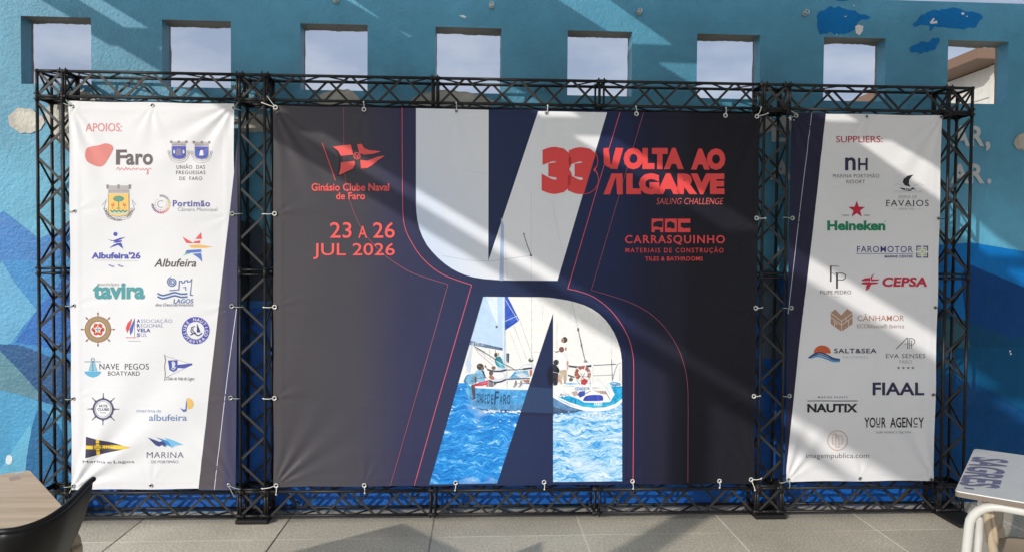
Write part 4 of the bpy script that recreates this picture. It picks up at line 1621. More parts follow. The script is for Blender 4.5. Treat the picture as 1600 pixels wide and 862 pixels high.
# trimmer in teal by the mast
pic.poly(ba((455, 180), (475, 135), (520, 130), (550, 180), (575, 262), (540, 272), (480, 240)), (0.02, 0.24, 0.33), 6, True)
pic.poly(ba((470, 175), (520, 190), (570, 262), (530, 268)), (0.10, 0.48, 0.58), 7)
pic.line(ba((470, 180), (600, 250)), 3, (0.6, 0.75, 0.8), 8)
el(ba, 468, 108, 20, 28, (0.05, 0.05, 0.05), 8)
el(ba, 496, 98, 14, 22, (0.45, 0.42, 0.36), 8)
pic.line(ba((466, 80), (462, 45)), 4, (0.25, 0.2, 0.14), 8)
pic.poly(ba((598, 90), (632, 90), (630, 200), (597, 205)), (0.05, 0.07, 0.12), 6)
pic.poly(ba((604, 100), (618, 100), (616, 190), (604, 192)), (0.14, 0.20, 0.30), 7)
# crew in white on the rail with the cap
pic.poly(ba((740, 290), (800, 235), (860, 215), (930, 225), (935, 300), (850, 300)), WSH, 6, True)
pic.poly(ba((760, 280), (830, 235), (900, 235), (900, 268), (830, 280)), WHT, 7)
el(ba, 897, 172, 32, 26, (0.12, 0.11, 0.12), 8)
el(ba, 905, 158, 16, 10, (0.72, 0.73, 0.75), 9)
pic.poly(ba((880, 295), (915, 290), (912, 350), (885, 380)), (0.45, 0.15, 0.09), 8)
pic.poly(ba((625, 395), (700, 310), (860, 300), (880, 372), (800, 395), (690, 400)), (0.24, 0.50, 0.74), 6)
pic.poly(ba((700, 350), (800, 330), (870, 370), (780, 392)), (0.62, 0.64, 0.72), 7)
pic.poly(ba((640, 385), (705, 310), (720, 330), (670, 392)), (0.10, 0.36, 0.66), 7)
pic.poly(ba((790, 415), (880, 410), (880, 460), (820, 445)), (0.42, 0.22, 0.15), 7)
for x in (710, 775):
    pic.poly(ba((x - 20, 490), (x - 5, 420), (x + 15, 420), (x + 20, 480)), (0.30, 0.28, 0.30), 7)
    pic.poly(ba((x - 40, 500), (x - 10, 478), (x + 10, 500), (x - 20, 508)), (0.42, 0.44, 0.48), 7)
# lifelines with padding
pic.line(ba((362, 285), (430, 305), (520, 308), (600, 290)), 11, NV, 9, curve=True)
pic.line(ba((600, 292), (720, 290), (840, 280), (915, 268)), 5, NV, 9)
pic.line(ba((800, 282), (915, 268)), 11, NV, 9)
pic.line(ba((400, 430), (450, 444), (520, 438), (590, 410)), 10, NV, 9, curve=True)
pic.line(ba((590, 406), (885, 396)), 7, NV, 9)
for x, y0, y1 in ((602, 180, 520), (435, 430, 500), (372, 400, 508)):
    pic.line(ba((x, y0), (x + 4, y1)), 3.5, (0.60, 0.56, 0.54), 9)
pic.line(ba((200, 0), (240, 25), (470, 170), (720, 300)), 4, (0.10, 0.12, 0.18), 9)
pic.line(ba((210, 5), (250, 80), (430, 235)), 2.5, (0.25, 0.26, 0.32), 9)
pic.line(ba((240, 25), (330, 80)), 7, (0.06, 0.07, 0.12), 9)
# ---- stern
pic.poly(bb((110, 640), (200, 690), (330, 760), (420, 800), (330, 818), (110, 835)), (0.10, 0.24, 0.46), 4)
pic.poly(bb((110, 760), (250, 800), (420, 800), (330, 822), (110, 838)), (0.05, 0.10, 0.20), 5)
pic.poly(bb((105, 520), (300, 545), (660, 520), (720, 560), (815, 520), (815, 700), (770, 750), (690, 785), (560, 800), (430, 790), (300, 745), (190, 690), (110, 655)), (0.80, 0.81, 0.82), 5)
pic.poly(bb((150, 650), (230, 640), (330, 668), (380, 690), (430, 720), (560, 725), (690, 715), (735, 640), (700, 560), (815, 560), (815, 680), (740, 735), (640, 768), (520, 775), (400, 755), (290, 720), (190, 675)), (0.01, 0.36, 0.74), 6)
pic.poly(bb((300, 720), (420, 742), (560, 750), (700, 730), (800, 660), (790, 690), (690, 750), (560, 775), (420, 762)), (0.03, 0.47, 0.80), 7)
pic.line(bb((115, 660), (190, 702), (290, 752), (420, 792), (540, 802), (660, 792), (760, 752), (815, 700)), 8, (0.83, 0.84, 0.84), 7, curve=True)
for k in range(26):
    x = random.uniform(115, 300)
    y = random.gauss(640, 14)
    pic.poly(bb((x, y), (x + 18, y - 12), (x + 34, y + 3), (x + 14, y + 9)), (0.80, 0.82, 0.83), 8)
pic.poly(bb((660, 530), (690, 540), (740, 640), (700, 660), (640, 560)), (0.72, 0.76, 0.80), 8)
pic.line(bb((690, 540), (740, 645)), 2.5, (0.35, 0.5, 0.62), 9)
pic.line(bb((560, 480), (640, 560), (690, 640)), 2.5, (0.55, 0.58, 0.62), 9)
for L_ in ([(690, 530), (740, 520), (800, 540)], [(740, 560), (770, 535), (800, 570), (790, 580)], [(700, 545), (760, 550), (790, 545)]):
    pic.line(bb(*L_), 5, (0.02, 0.26, 0.44), 9, curve=True)
q0, q1 = bb((338, 568), (448, 600))
pic.text('CIDADE', q0[0], q0[1], q1[0], q1[1], (0.04, 0.20, 0.55), 0.035, dl=9)
q0, q1 = bb((456, 570), (486, 594))
pic.text('DE', q0[0], q0[1], q1[0], q1[1], (0.05, 0.06, 0.14), 0.03, dl=9)
q0, q1 = bb((514, 566), (582, 588))
pic.text('FARO', q0[0], q0[1], q1[0], q1[1], (0.42, 0.44, 0.46), 0.0, dl=9)
q0, q1 = bb((534, 722), (614, 752))
pic.text('FARO', q0[0], q0[1], q1[0], q1[1], (0.83, 0.84, 0.84), 0.04, dl=9)
pic.poly(bb((408, 700), (455, 655), (520, 640), (610, 640), (690, 665), (700, 690), (620, 715), (440, 715)), (0.80, 0.81, 0.83), 8)
pic.poly(bb((425, 690), (465, 652), (600, 648), (622, 690), (600, 704), (440, 706)), (0.03, 0.06, 0.42), 9, True)
pic.poly(bb((365, 640), (385, 612), (440, 605), (440, 650), (390, 672)), (0.05, 0.10, 0.45), 9)
pic.poly(bb((300, 620), (360, 605), (372, 650), (330, 660)), (0.50, 0.38, 0.34), 8)
pic.poly(bb((520, 600), (640, 608), (660, 640), (600, 635)), (0.52, 0.40, 0.36), 8)
pic.line(bb((640, 605), (690, 690)), 4, (0.12, 0.10, 0.10), 9)
pic.line(bb((430, 640), (500, 605)), 4, (0.15, 0.2, 0.35), 9)
pic.line(bb((345, 690), (348, 735)), 7, (0.03, 0.12, 0.30), 8)
# stern rail
pic.poly(bb((275, 350), (380, 362), (505, 345), (505, 368), (380, 382), (278, 368)), (0.06, 0.06, 0.13), 6)
pic.line(bb((525, 352), (640, 346), (750, 340)), 5, (0.10, 0.11, 0.20), 6)
pic.line(bb((525, 455), (640, 452), (720, 446)), 3.5, (0.22, 0.24, 0.32), 6)
pic.line(bb((520, 350), (522, 520)), 4, (0.62, 0.63, 0.66), 6)
pic.line(bb((705, 290), (715, 500)), 4, (0.16, 0.17, 0.24), 6)
pic.line(bb((790, 330), (788, 540)), 4, (0.55, 0.57, 0.62), 6)
pic.line(bb((800, 325), (765, 340), (735, 420), (712, 510)), 4, (0.26, 0.28, 0.36), 6)
pic.line(bb((600, 360), (602, 520)), 1.8, (0.66, 0.68, 0.70), 6)
pic.line(bb((270, 450), (340, 472)), 9, (0.06, 0.07, 0.10), 6)
pic.poly(bb((280, 490), (300, 465), (325, 490), (310, 512), (285, 510)), (0.10, 0.10, 0.12), 6)
pic.line(bb((225, 555), (340, 558)), 3, (0.40, 0.30, 0.26), 7)
# back stay
pic.line(bb((375, 0), (400, 110), (440, 300)), 3.5, (0.16, 0.17, 0.20), 6)
el(bb, 372, 4, 10, 8, (0.05, 0.05, 0.06), 7)
pic.line(bb((396, 95), (408, 165)), 6, (0.10, 0.10, 0.12), 7)
pic.line(bb((430, 322), (442, 295), (466, 322)), 4, (0.20, 0.20, 0.23), 7)
# horseshoe lifebuoy and red bag
lb = [(418 + 66 * math.cos(math.radians(q)), 440 + 68 * math.sin(math.radians(q))) for q in range(150, 400, 20)]
pic.line(bb(*lb), 20, (0.36, 0.11, 0.09), 7)
for q in (160, 230, 290, 345):
    t = math.radians(q)
    pic.line(bb((418 + 44 * math.cos(t), 440 + 46 * math.sin(t)), (418 + 88 * math.cos(t), 440 + 90 * math.sin(t))), 7, (0.72, 0.66, 0.64), 8)
pic.line(bb(*[(440 + 50 * math.cos(math.radians(q)), 445 + 62 * math.sin(math.radians(q))) for q in range(-60, 120, 20)]), 4, (0.3, 0.3, 0.34), 8)
for q in (0, 60, 120, 180, 240, 300):
    t = math.radians(q)
    pic.line(bb((418, 465), (418 + 44 * math.cos(t), 465 + 44 * math.sin(t))), 3, (0.24, 0.22, 0.24), 8)
pic.poly(bb((400, 500), (440, 480), (472, 510), (440, 548), (404, 540)), (0.55, 0.05, 0.06), 8)
pic.poly(bb((345, 445), (375, 430), (398, 460), (372, 492), (348, 478)), (0.42, 0.10, 0.08), 8)
pic.line(bb((355, 490), (395, 550)), 3, (0.4, 0.4, 0.44), 7)
pic.line(bb((490, 480), (495, 560)), 4, (0.4, 0.42, 0.46), 7)
# three at the helm
pic.poly(bb((205, 130), (240, 118), (262, 140), (265, 220), (240, 240), (215, 180)), WHT, 6, True)
el(bb, 238, 98, 27, 30, HR, 7)
el(bb, 218, 102, 15, 22, SK, 8)
pic.poly(bb((240, 175), (258, 170), (256, 205), (240, 205)), SK, 7)
pic.poly(bb((138, 270), (160, 232), (205, 222), (255, 240), (274, 300), (262, 380), (255, 400), (180, 405), (150, 340)), (0.74, 0.76, 0.80), 8, True)
pic.poly(bb((160, 250), (220, 240), (246, 290), (240, 380), (190, 395)), (0.81, 0.82, 0.84), 9, True)
el(bb, 207, 194, 26, 28, (0.17, 0.07, 0.06), 9)
pic.poly(bb((130, 205), (150, 215), (185, 205), (180, 218), (150, 224)), (0.20, 0.12, 0.10), 9)
pic.poly(bb((258, 305), (275, 308), (272, 390), (260, 395)), (0.62, 0.36, 0.28), 9)
pic.poly(bb((185, 402), (262, 396), (256, 500), (228, 505), (224, 440), (208, 500), (190, 500)), (0.55, 0.46, 0.34), 9)
pic.line(bb((200, 498), (204, 540)), 9, (0.55, 0.34, 0.26), 9)
pic.line(bb((240, 500), (240, 530)), 9, (0.55, 0.34, 0.26), 9)
pic.poly(bb((108, 350), (130, 340), (165, 362), (185, 400), (172, 450), (165, 540), (130, 550), (105, 520)), (0.02, 0.022, 0.03), 9, True)
el(bb, 153, 322, 28, 28, (0.04, 0.04, 0.045), 9)
pic.poly(bb((160, 450), (190, 440), (195, 520), (165, 520)), (0.55, 0.32, 0.26), 8)
pic.line(bb((100, 410), (180, 432)), 2.5, (0.6, 0.6, 0.64), 10)
pic.line(bb((100, 480), (125, 545)), 2.5, (0.6, 0.6, 0.64), 10)
pic.done(0.025, True)

# dark print framing the picture
fr = Art(b_mid, 'printed_surround', layer=15, **CD)
hole_l = [(293, 90), (440, 91), (640, 92.5), (704, 96), (764, 105), (812, 113), (860, 125), (912, 142), (960, 165), (1004, 195), (1040, 230), (1070, 268), (1095, 310), (1114, 352), (1130, 400), (1138, 440), (1143, 480), (1145, 540), (1145, 1222), (718, 1224), (720.5, 195), (378, 1232), (-38, 1240)]
fr.poly([(-110, 60), (1170, 60), (1170, 1215), (1145.5, 1221.5), (1145, 1222), (1143, 480), (1138, 440), (1130, 400), (1114, 352), (1095, 310), (1070, 268), (1040, 230), (1004, 195), (960, 165), (912, 142), (860, 125), (812, 113), (764, 105), (704, 96), (640, 92.5), (440, 91), (293, 90), (-38, 1240), (-110, 1241)], m_vdark)
fr.poly([(720.5, 195), (720.5, 1226), (378, 1233)], m_vdark)
# the boat shows faintly through the dark slit
fr.poly([(573, 640), (719.5, 652), (719.5, 800), (524, 795)], (0.028, 0.052, 0.125), 1)
fr.poly([(521, 801), (719.5, 806), (719.5, 820), (517, 812)], (0.018, 0.022, 0.055), 1)
fr.poly([(690, 530), (705, 515), (719.5, 520), (719.5, 640), (694, 625), (684, 570)], (0.012, 0.014, 0.030), 1)
for y in range(560, 640, 14):
    fr.line([(606, y), (632, y - 4), (646, y + 2)], 5, (0.016, 0.022, 0.055), 2)
fr.done(0.03)

# fine red contour lines
a = Art(b_mid, 'printed_line', 'thin coral contour lines', layer=16)
PK = (0.70, 0.12, 0.16)
PK2 = (0.42, 0.11, 0.14)
a.line([(628.3, 168.5), (628.8, 260), (629.3, 330)] + [(v.x, v.y) for v in smooth_curve([(629.3, 330, 0), (632, 352, 0), (640, 373, 0), (660, 403, 0), (691, 428, 0), (737, 445, 0)], 8)] + [(712, 530), (680, 641), (647.5, 757.5)], 0.9, PK)
a.line([(536.5, 168), (537.3, 222)] + [(v.x, v.y) for v in smooth_curve([(537.3, 222, 0), (538.6, 269, 0), (543.7, 301, 0), (553, 331, 0), (570, 365, 0), (595, 393, 0), (620, 412, 0), (649, 428, 0), (700, 444, 0)], 6)] + [(680, 515), (610, 758)], 0.6, PK2)
a.line([(968.5, 176), (930, 305), (887, 450.8)] + [(v.x, v.y) for v in smooth_curve([(887, 451, 0), (905, 455, 0), (928, 464, 0), (950.5, 481, 0), (968, 502, 0), (981, 525, 0), (987.5, 547, 0), (990, 568, 0), (990, 610, 0)], 6)] + [(989, 752.5)], 0.9, PK)
a.line([(1005.5, 176), (960, 330), (923.7, 453)] + [(v.x, v.y) for v in smooth_curve([(923.7, 453, 0), (953, 461.5, 0), (984, 472, 0), (1012, 487, 0), (1036, 508, 0), (1056, 537, 0), (1068, 567, 0), (1074, 600, 0), (1075, 640, 0)], 6)] + [(1074.5, 752)], 0.6, PK2)
a.done(0.03)

CR = (0.74, 0.105, 0.100)
CR2 = (0.72, 0.070, 0.072)
a = Art(b_mid, 'logo', 'coral swallowtail flag over club lettering', layer=17, **CA)
a.line([(268, 205), (333, 390)], 4, CR)
a.poly([(318, 222), (410, 211), (422, 262), (360, 268), (346, 242)], CR)
a.poly([(360, 300), (428, 293), (432, 308), (420, 332), (380, 350), (348, 367), (358, 335)], CR)
a.poly([(440, 210), (464, 208), (474, 228), (500, 240), (562, 246), (520, 258), (478, 262), (452, 254)], CR)
a.poly([(456, 288), (492, 292), (545, 272), (580, 267), (545, 290), (520, 312), (494, 328), (460, 332)], CR)
a.line([(316, 224), (340, 244), (354, 275), (354, 320), (342, 368), (380, 354), (425, 333)], 3, (0.02, 0.018, 0.02), 1)
a.ring(440, 268, 16, 4, CR, 0, 16)
a.text('C', 428, 260, 440, 276, CR, 0.02)
a.text('G', 440, 262, 458, 282, CR, 0.03)
a.text('Ginásio Clube Naval', 214, 404, 601, 443, CR, 0.022)
a.text('de Faro', 336, 449, 481, 485, CR, 0.022)
a.done()

a = Art(b_mid, 'lettering', 'coral date in two lines', layer=17, **CA)
a.text('23', 306, 598, 414, 677, CR, 0.008)
a.text('A', 447, 616, 491, 677, CR, 0.008)
a.text('26', 520, 598, 629, 677, CR, 0.008)
a.text('JUL 2026', 222, 702, 629, 782, CR, 0.008)
a.done()

a = Art(b_mid, 'logo', 'big red 33 beside block lettering', layer=17, **CC)
a.text('3', 98, 112, 278, 388, CR2, 0.085)
a.text('3', 252, 114, 432, 389, CR2, 0.085)
a.done()
a = Art(b_mid, 'logo_inset', 'dark slanted right part of the second figure', layer=19, **CC)
a.poly([(416, 150), (424, 180), (427, 215), (405, 245), (428, 275), (430, 315), (412, 355), (372, 384), (345, 388)], m_vdark)
a.line([(412, 140), (424, 170), (427, 205), (418, 228), (403, 246), (420, 262), (430, 295), (427, 330), (410, 358), (380, 380), (345, 387)], 3.2, CR2, 1, curve=True)
a.done()
a = Art(b_mid, 'lettering', 'bold red title in two lines', layer=20, **CC)
a.poly([(460, 120), (490, 117), (501, 205), (512, 237), (480, 228), (462, 205)], CR2)
a.poly([(532, 117), (577, 119), (542, 242), (500, 240)], CR2)
a.text('OLTA', 578, 117, 930, 244, CR2, 0.075)
a.text('AO', 972, 121, 1174, 247, CR2, 0.075)
a.poly([(460, 390), (508, 267), (540, 267), (498, 390)], CR2)
a.poly([(532, 267), (572, 267), (574, 390), (540, 390)], CR2)
a.text('LGARVE', 594, 266, 1168, 390, CR2, 0.07)
a.text('SAILING CHALLENGE', 770, 411, 1162, 448, (0.66, 0.13, 0.13), -0.008, 0.22)
a.done()
a = Art(b_mid, 'logo', 'red block letters over builder lettering', layer=20, **CC)
K = m_vdark
for x0, x1 in ((742, 810), (820, 889), (895, 968)):
    a.poly([(x0, 532), (x1, 532), (x1, 611), (x0, 611)], CR2)
a.poly([(752, 556), (775, 546), (806, 546), (806, 582), (790, 584), (770, 578), (752, 580)], K, 1)
a.poly([(760, 596), (792, 596), (792, 612), (760, 612)], K, 1)
a.poly([(832, 556), (850, 546), (876, 560), (878, 586), (862, 592), (850, 584), (832, 588)], K, 1)
a.poly([(912, 556), (970, 556), (970, 586), (930, 588), (912, 580)], K, 1)
a.text('CARRASQUINHO', 586, 628, 1170, 685, CR2, 0.016, sp=1.18)
a.text('MATERIAIS DE CONSTRUÇÃO', 589, 696, 1162, 736, CR2, 0.004, sp=1.3)
a.text('TILES & BATHROOMS', 704, 753, 1041, 777, CR2, 0.012, sp=1.05)
a.done()

# ------------------------------------------------------------------ right banner print
RA = dict(off=(1220, 170), sc=4.538)
RB = dict(off=(1220, 360), sc=4.538)
RC_ = dict(off=(1220, 540), sc=3.919)
a = Art(b_right, 'printed_strip', 'dark slanted strip', layer=1)
a.poly([(1236.2, 177), (1290.2, 176.3), (1270, 360), (1247.5, 550), (1226.2, 752.8), (1225.6, 752.8)], m_strip2)
a.line([(1268, 177), (1246, 360), (1231.5, 490)], 0.8, (0.45, 0.46, 0.56), 1)
a.done()
a = Art(b_right, 'lettering', 'red heading', **RA)
a.text('SUPPLIERS:', 391, 194, 721, 241, (0.42, 0.035, 0.06), 0.006)
a.done()
NVY = (0.035, 0.03, 0.075)
a = Art(b_right, 'logo', 'navy initials over hotel lettering', **RA)
a.text('n', 455, 346, 531, 438, NVY, 0.02)
a.text('H', 548, 350, 616, 438, NVY, 0.02)
a.text('MARINA PORTIMÃO', 369, 458, 698, 490, (0.10, 0.09, 0.11), -0.004, sp=1.1)
a.text('RESORT', 465, 505, 598, 530, (0.10, 0.09, 0.11), -0.004, sp=1.1)
a.done()
KB = (0.025, 0.025, 0.028)
a = Art(b_right, 'logo', 'black sailing ship over serif capitals', **RA)
a.poly([(942, 468), (900, 476), (872, 498), (864, 522), (880, 545), (922, 554), (908, 532), (912, 505), (926, 484)], KB, curve=False)
a.poly([(840, 558), (880, 566), (920, 568), (940, 558), (958, 580), (940, 570), (920, 584), (884, 580), (862, 574)], KB)
for k in range(4):
    a.ell(886 + 12 * k, 573, 4, 4, (0.7, 0.7, 0.7), 1, 8)
a.line([(800, 545), (820, 534), (845, 540), (865, 552)], 2.5, (0.4, 0.4, 0.41), curve=True)
a.line([(940, 552), (960, 540), (985, 534), (1010, 542)], 2.5, (0.4, 0.4, 0.41), curve=True)
for k in (585, 593):
    a.line([(796, k), (1000, k)], 2.2, (0.42, 0.42, 0.43))
a.text('ADEGA DE', 834, 614, 962, 636, (0.3, 0.3, 0.31), -0.004, sp=1.1)
a.text('FAVAIOS', 748, 647, 1048, 692, KB, 0.002, sp=1.15)
for (x0, x1, y) in ((748, 768, 691), (893, 912, 691), (925, 945, 691)):
    a.line([(x0, y), (x1, y)], 3, KB)
a.text('DESDE 1952', 840, 704, 945, 718, (0.3, 0.3, 0.31))
a.line([(785, 711), (832, 711)], 1.5, (0.4, 0.4, 0.4))
a.line([(955, 711), (998, 711)], 1.5, (0.4, 0.4, 0.4))
a.done()
a = Art(b_right, 'logo', 'red star over green lettering', **RA)
pts = []
for k in range(10):
    r = 63 if k % 2 == 0 else 25
    t = -PI / 2 + k * PI / 5
    pts.append((538 + r * math.cos(t), 716 + r * math.sin(t)))
a.poly(pts, (0.48, 0.02, 0.05))
a.text('TRADE', 436, 750, 482, 762, (0.08, 0.16, 0.12))
a.text('MARK', 590, 750, 631, 762, (0.08, 0.16, 0.12))
a.text('Heineken', 328, 793, 742, 864, (0.015, 0.20, 0.10), 0.045)
a.ring(740, 800, 6, 1.5, (0.1, 0.25, 0.15))
a.done()
a = Art(b_right, 'logo', 'navy angular lettering beside a green square emblem', **RB)
NB = (0.035, 0.04, 0.21)
a.text('FAROMOTOR', 540, 112, 936, 156, NB, 0.004, sp=1.12)
a.line([(534, 165), (940, 165)], 3, NB)
a.text('MARINE CENTER', 737, 176, 937, 194, NB, 0.02)
for dx in (0, 1):
    for dy in (0, 1):
        x, y = 960 + 46 * dx, 110 + 46 * dy
        sx_, sy_ = (1 if dx == 0 else -1), (1 if dy == 0 else -1)
        cx0, cy0 = 1002 - 42 * sx_, 152 - 42 * sy_
        a.line([(cx0 + sx_ * 36, cy0 + sy_ * 4), (cx0 + sx_ * 4, cy0 + sy_ * 4), (cx0 + sx_ * 4, cy0 + sy_ * 36)], 8, NB)
        a.line([(cx0 + sx_ * 36, cy0 + sy_ * 19), (cx0 + sx_ * 19, cy0 + sy_ * 19), (cx0 + sx_ * 19, cy0 + sy_ * 36)], 8, (0.40, 0.48, 0.10))
        a.ell(1002 - sx_ * 9, 152 - sy_ * 9, 4, 4, (0.40, 0.48, 0.10), 0, 4)
        a.ell(1002 - sx_ * 3, 152 - sy_ * 3, 2.5, 2.5, NB, 0, 4)
a.done()
a = Art(b_right, 'logo', 'black tall monogram over thin lettering', **RB)
a.poly([(348, 250), (359, 250), (359, 362), (348, 362)], KB)
a.line([(350, 252), (412, 254)], 4, KB)
a.line([(358, 300), (372, 304), (386, 316)], 3, KB)
a.poly([(391, 305), (404, 305), (404, 411), (391, 411)], KB)
a.line([(385, 302), (435, 302), (458, 314), (458, 336), (440, 350), (404, 350)], 5, KB, curve=False)
a.text('FILIPE PEDRO', 278, 424, 498, 450, (0.06, 0.06, 0.06), -0.004)
a.text('films', 358, 462, 414, 472, (0.3, 0.3, 0.3), sp=1.5)
a.done()
a = Art(b_right, 'logo', 'red four-point emblem beside italic red capitals', **RB)
RDD = (0.50, 0.03, 0.07)
a.poly([(666, 298), (648, 330), (645, 345), (700, 345), (690, 354), (640, 360), (636, 330)], RDD)
a.poly([(568, 352), (596, 338), (634, 334), (634, 358), (580, 358)], RDD)
a.poly([(565, 378), (580, 366), (634, 362), (614, 384)], RDD)
a.poly([(600, 428), (606, 390), (630, 366), (692, 366), (680, 378), (640, 382), (624, 412)], RDD)
a.text('CEPSA', 718, 331, 1036, 399, RDD, 0.04, 0.12, sp=1.05)
a.done()
a = Art(b_right, 'logo', 'brown brick heart beside pale brown lettering', **RB)
BR = (0.40, 0.24, 0.17)
a.poly([(354, 580), (388, 555), (428, 600), (470, 553), (508, 580), (508, 660), (430, 714), (354, 660)], BR)
WL = (0.68, 0.66, 0.64)
for L_ in ([(354, 582), (430, 640), (508, 582)], [(430, 640), (430, 714)], [(354, 612), (430, 668), (508, 612)], [(380, 655), (380, 678)], [(462, 616), (462, 644)], [(388, 557), (428, 598)], [(480, 630), (480, 680)], [(372, 640), (400, 664)]):
    a.line(L_, 4, WL, 1)
a.text('CÂNHAMOR', 543, 588, 873, 640, (0.42, 0.22, 0.16), 0.003)
a.text('ECOblocos® Ibérica', 541, 660, 873, 690, (0.34, 0.24, 0.20), 0.004)
a.done()
a = Art(b_right, 'logo', 'orange sun over blue waves beside navy lettering', **RC_)
a.poly([(254 + 52 * math.cos(math.radians(q)), 40 - 44 * math.sin(math.radians(q))) for q in range(-6, 187, 8)], (0.55, 0.11, 0.04))
for dy, c_ in ((0, (0.035, 0.05, 0.14)), (12, (0.06, 0.17, 0.40)), (24, (0.12, 0.32, 0.52))):
    a.line([(170 + dy, 74), (200, 52 + dy * 0.6), (240, 40 + dy), (285, 56 + dy), (320, 74 + dy * 0.8), (362, 82 + dy * 0.45)], 9, c_, 1, curve=True)
a.text('SALT&SEA', 326, 15, 586, 44, NVY, 0.02, sp=1.12)
a.text('RIA FORMOSA', 380, 62, 532, 74, (0.3, 0.36, 0.44), sp=1.5)
a.done()
a = Art(b_right, 'logo', 'thin grey monogram over hotel name and four stars', **RC_)
GY = (0.13, 0.12, 0.13)
a.line([(706, 18), (770, -48), (776, -48), (776, 17)], 5, GY)
a.line([(786, 17), (786, -46), (800, -48), (818, -38), (820, -22), (808, -8), (790, -4)], 4, GY)
a.line([(800, 17), (800, -36)], 4, GY)
a.line([(752, -14), (802, -14)], 3, GY)
a.text('EVA SENSES', 643, 47, 886, 74, GY, 0.002, sp=1.08)
a.text('FARO', 726, 85, 803, 108, (0.36, 0.36, 0.37), -0.004)
for k in range(4):
    pts = []
    for i in range(10):
        r = 10.5 if i % 2 == 0 else 4.2
        t = -PI / 2 + i * PI / 5
        pts.append((720 + 29.3 * k + r * math.cos(t), 133 + r * math.sin(t)))
    a.poly(pts, GY)
a.done()
a = Art(b_right, 'lettering', 'large navy sans capitals', **RC_)
a.text('FIAAL', 561, 222, 878, 301, NVY, 0.024)
a.done()
a = Art(b_right, 'logo', 'heavy black capitals under a rule', **RC_)
a.text('MARINE PAINTS', 228, 306, 406, 319, GY, 0.004, sp=1.35)
a.line([(161, 335), (470, 335)], 5, NVY)
a.text('NAUTIX', 161, 352, 470, 406, KB, 0.04)
a.done()
a = Art(b_right, 'logo', 'condensed black capitals with underlined letters', **RC_)
a.text('YO', 511, 436, 580, 499, KB, 0.018)
a.text('U', 584, 436, 608, 485, KB, 0.018)
a.line([(584, 494), (608, 494)], 6, KB)
a.text('R', 616, 436, 643, 499, KB, 0.018)
a.text('AGEN', 668, 436, 804, 499, KB, 0.018)
a.text('C', 812, 436, 836, 482, KB, 0.018)
a.line([(812, 494), (836, 494)], 6, KB)
a.text('Y', 840, 436, 874, 499, KB, 0.018)
a.text('OUR AGENCY SEE YOU', 585, 521, 799, 534, GY, 0.004, sp=1.2)
a.done()
a = Art(b_right, 'logo', 'copper circle monogram over a web address', **RC_)
CP = (0.50, 0.24, 0.14)
a.ring(348, 578, 60, 4, CP)
a.line([(317, 545), (338, 535), (338, 600), (317, 600), (317, 552)], 3, CP)
a.line([(338, 548), (372, 548), (376, 556), (376, 592), (370, 600), (356, 600)], 3, CP)
a.line([(356, 556), (356, 620), (338, 620), (338, 556), (356, 556)], 3, CP)
a.text('imagempublica.com', 152, 655, 541, 695, (0.10, 0.09, 0.11), -0.004)
a.done()

# ------------------------------------------------------------------ eyelets and ties
m_eye = mat('nickel_eyelet', (0.55, 0.55, 0.54), 0.3, 0.5, 0.9)
m_hole = mat('eyelet_hole', (0.01, 0.01, 0.012), 0.8)
m_tie = mat('white_elastic_cord', (0.66, 0.65, 0.61), 0.6)
m_tie2 = mat('grey_green_cord', (0.30, 0.36, 0.31), 0.6)


def eyelet(b, px, py, ties, m=m_tie, ring=False):
    q = aty(px, py, YB)
    y = b.h(q.x, q.z) - 0.002
    bm = bmesh.new()
    n = 16
    path_tube(bm, [(q.x + 0.0088 * math.cos(2 * PI * i / n), y - 0.001, q.z + 0.0088 * math.sin(2 * PI * i / n)) for i in range(n)], 0.0032, 6, True)
    e = obj('eyelet', bm, m_eye, b.root)
    bm = bmesh.new()
    c0 = [bm.verts.new((q.x + 0.0066 * math.cos(2 * PI * i / n), y - 0.0005, q.z + 0.0066 * math.sin(2 * PI * i / n))) for i in range(n)]
    bm.faces.new(c0)
    face_front(bm)
    obj('eyelet_hole', bm, m_hole, e)
    if ring:
        bm = bmesh.new()
        path_tube(bm, [(q.x + 0.0112 * math.cos(2 * PI * i / n), y - 0.006, q.z + 0.0112 * math.sin(2 * PI * i / n)) for i in range(n)], 0.0029, 6, True)
        obj('tie', bm, m, b.root)
    for (tx_, ty_, end) in ties:
        g = aty(tx_ + random.uniform(-1.6, 1.6), ty_ + random.uniform(-1.2, 1.2), -0.006)
        bm = bmesh.new()
        dirv = Vector((g.x - q.x, 0, g.z - q.z)).normalized() * (0.012 if ring else 0.003)
        mid = Vector(((g.x + q.x) / 2 + 0.002, y - 0.011, (g.z + q.z) / 2 - 0.002))
        path_tube(bm, smooth_curve([Vector((q.x, y - 0.004, q.z)) + dirv, mid, Vector((g.x, -0.014, g.z)), Vector((g.x + dirv.x, 0.004, g.z + dirv.z))], 5), 0.0024, 7)
        if end:
            bmesh.ops.create_icosphere(bm, subdivisions=1, radius=0.0054, matrix=Matrix.Translation(Vector((g.x, -0.014, g.z))))
        obj('tie', bm, m, b.root)


# left
eyelet(b_left, 112, 166, [(100, 163, 0), (105, 158, 0)], m_tie2)
eyelet(b_left, 238, 165, [])
eyelet(b_left, 365, 169, [(374, 160, 0), (377, 172, 0)], m_tie2)
for y in (330, 477, 622):
    eyelet(b_left, 116 - (y - 330) * 0.006, y, [(104, y + 0.5, 0)], m_tie2)
for x, y in ((363.5, 334), (362.5, 478), (361, 620.5)):
    eyelet(b_left, x, y, [(375, y + 0.5, 0)], m_tie2, True)
eyelet(b_left, 114, 758, [(100, 759, 0), (111, 768, 0)], m_tie2)
eyelet(b_left, 236, 757.5, [])
eyelet(b_left, 357.5, 757, [(375, 764, 0), (369, 774, 0)], m_tie2)
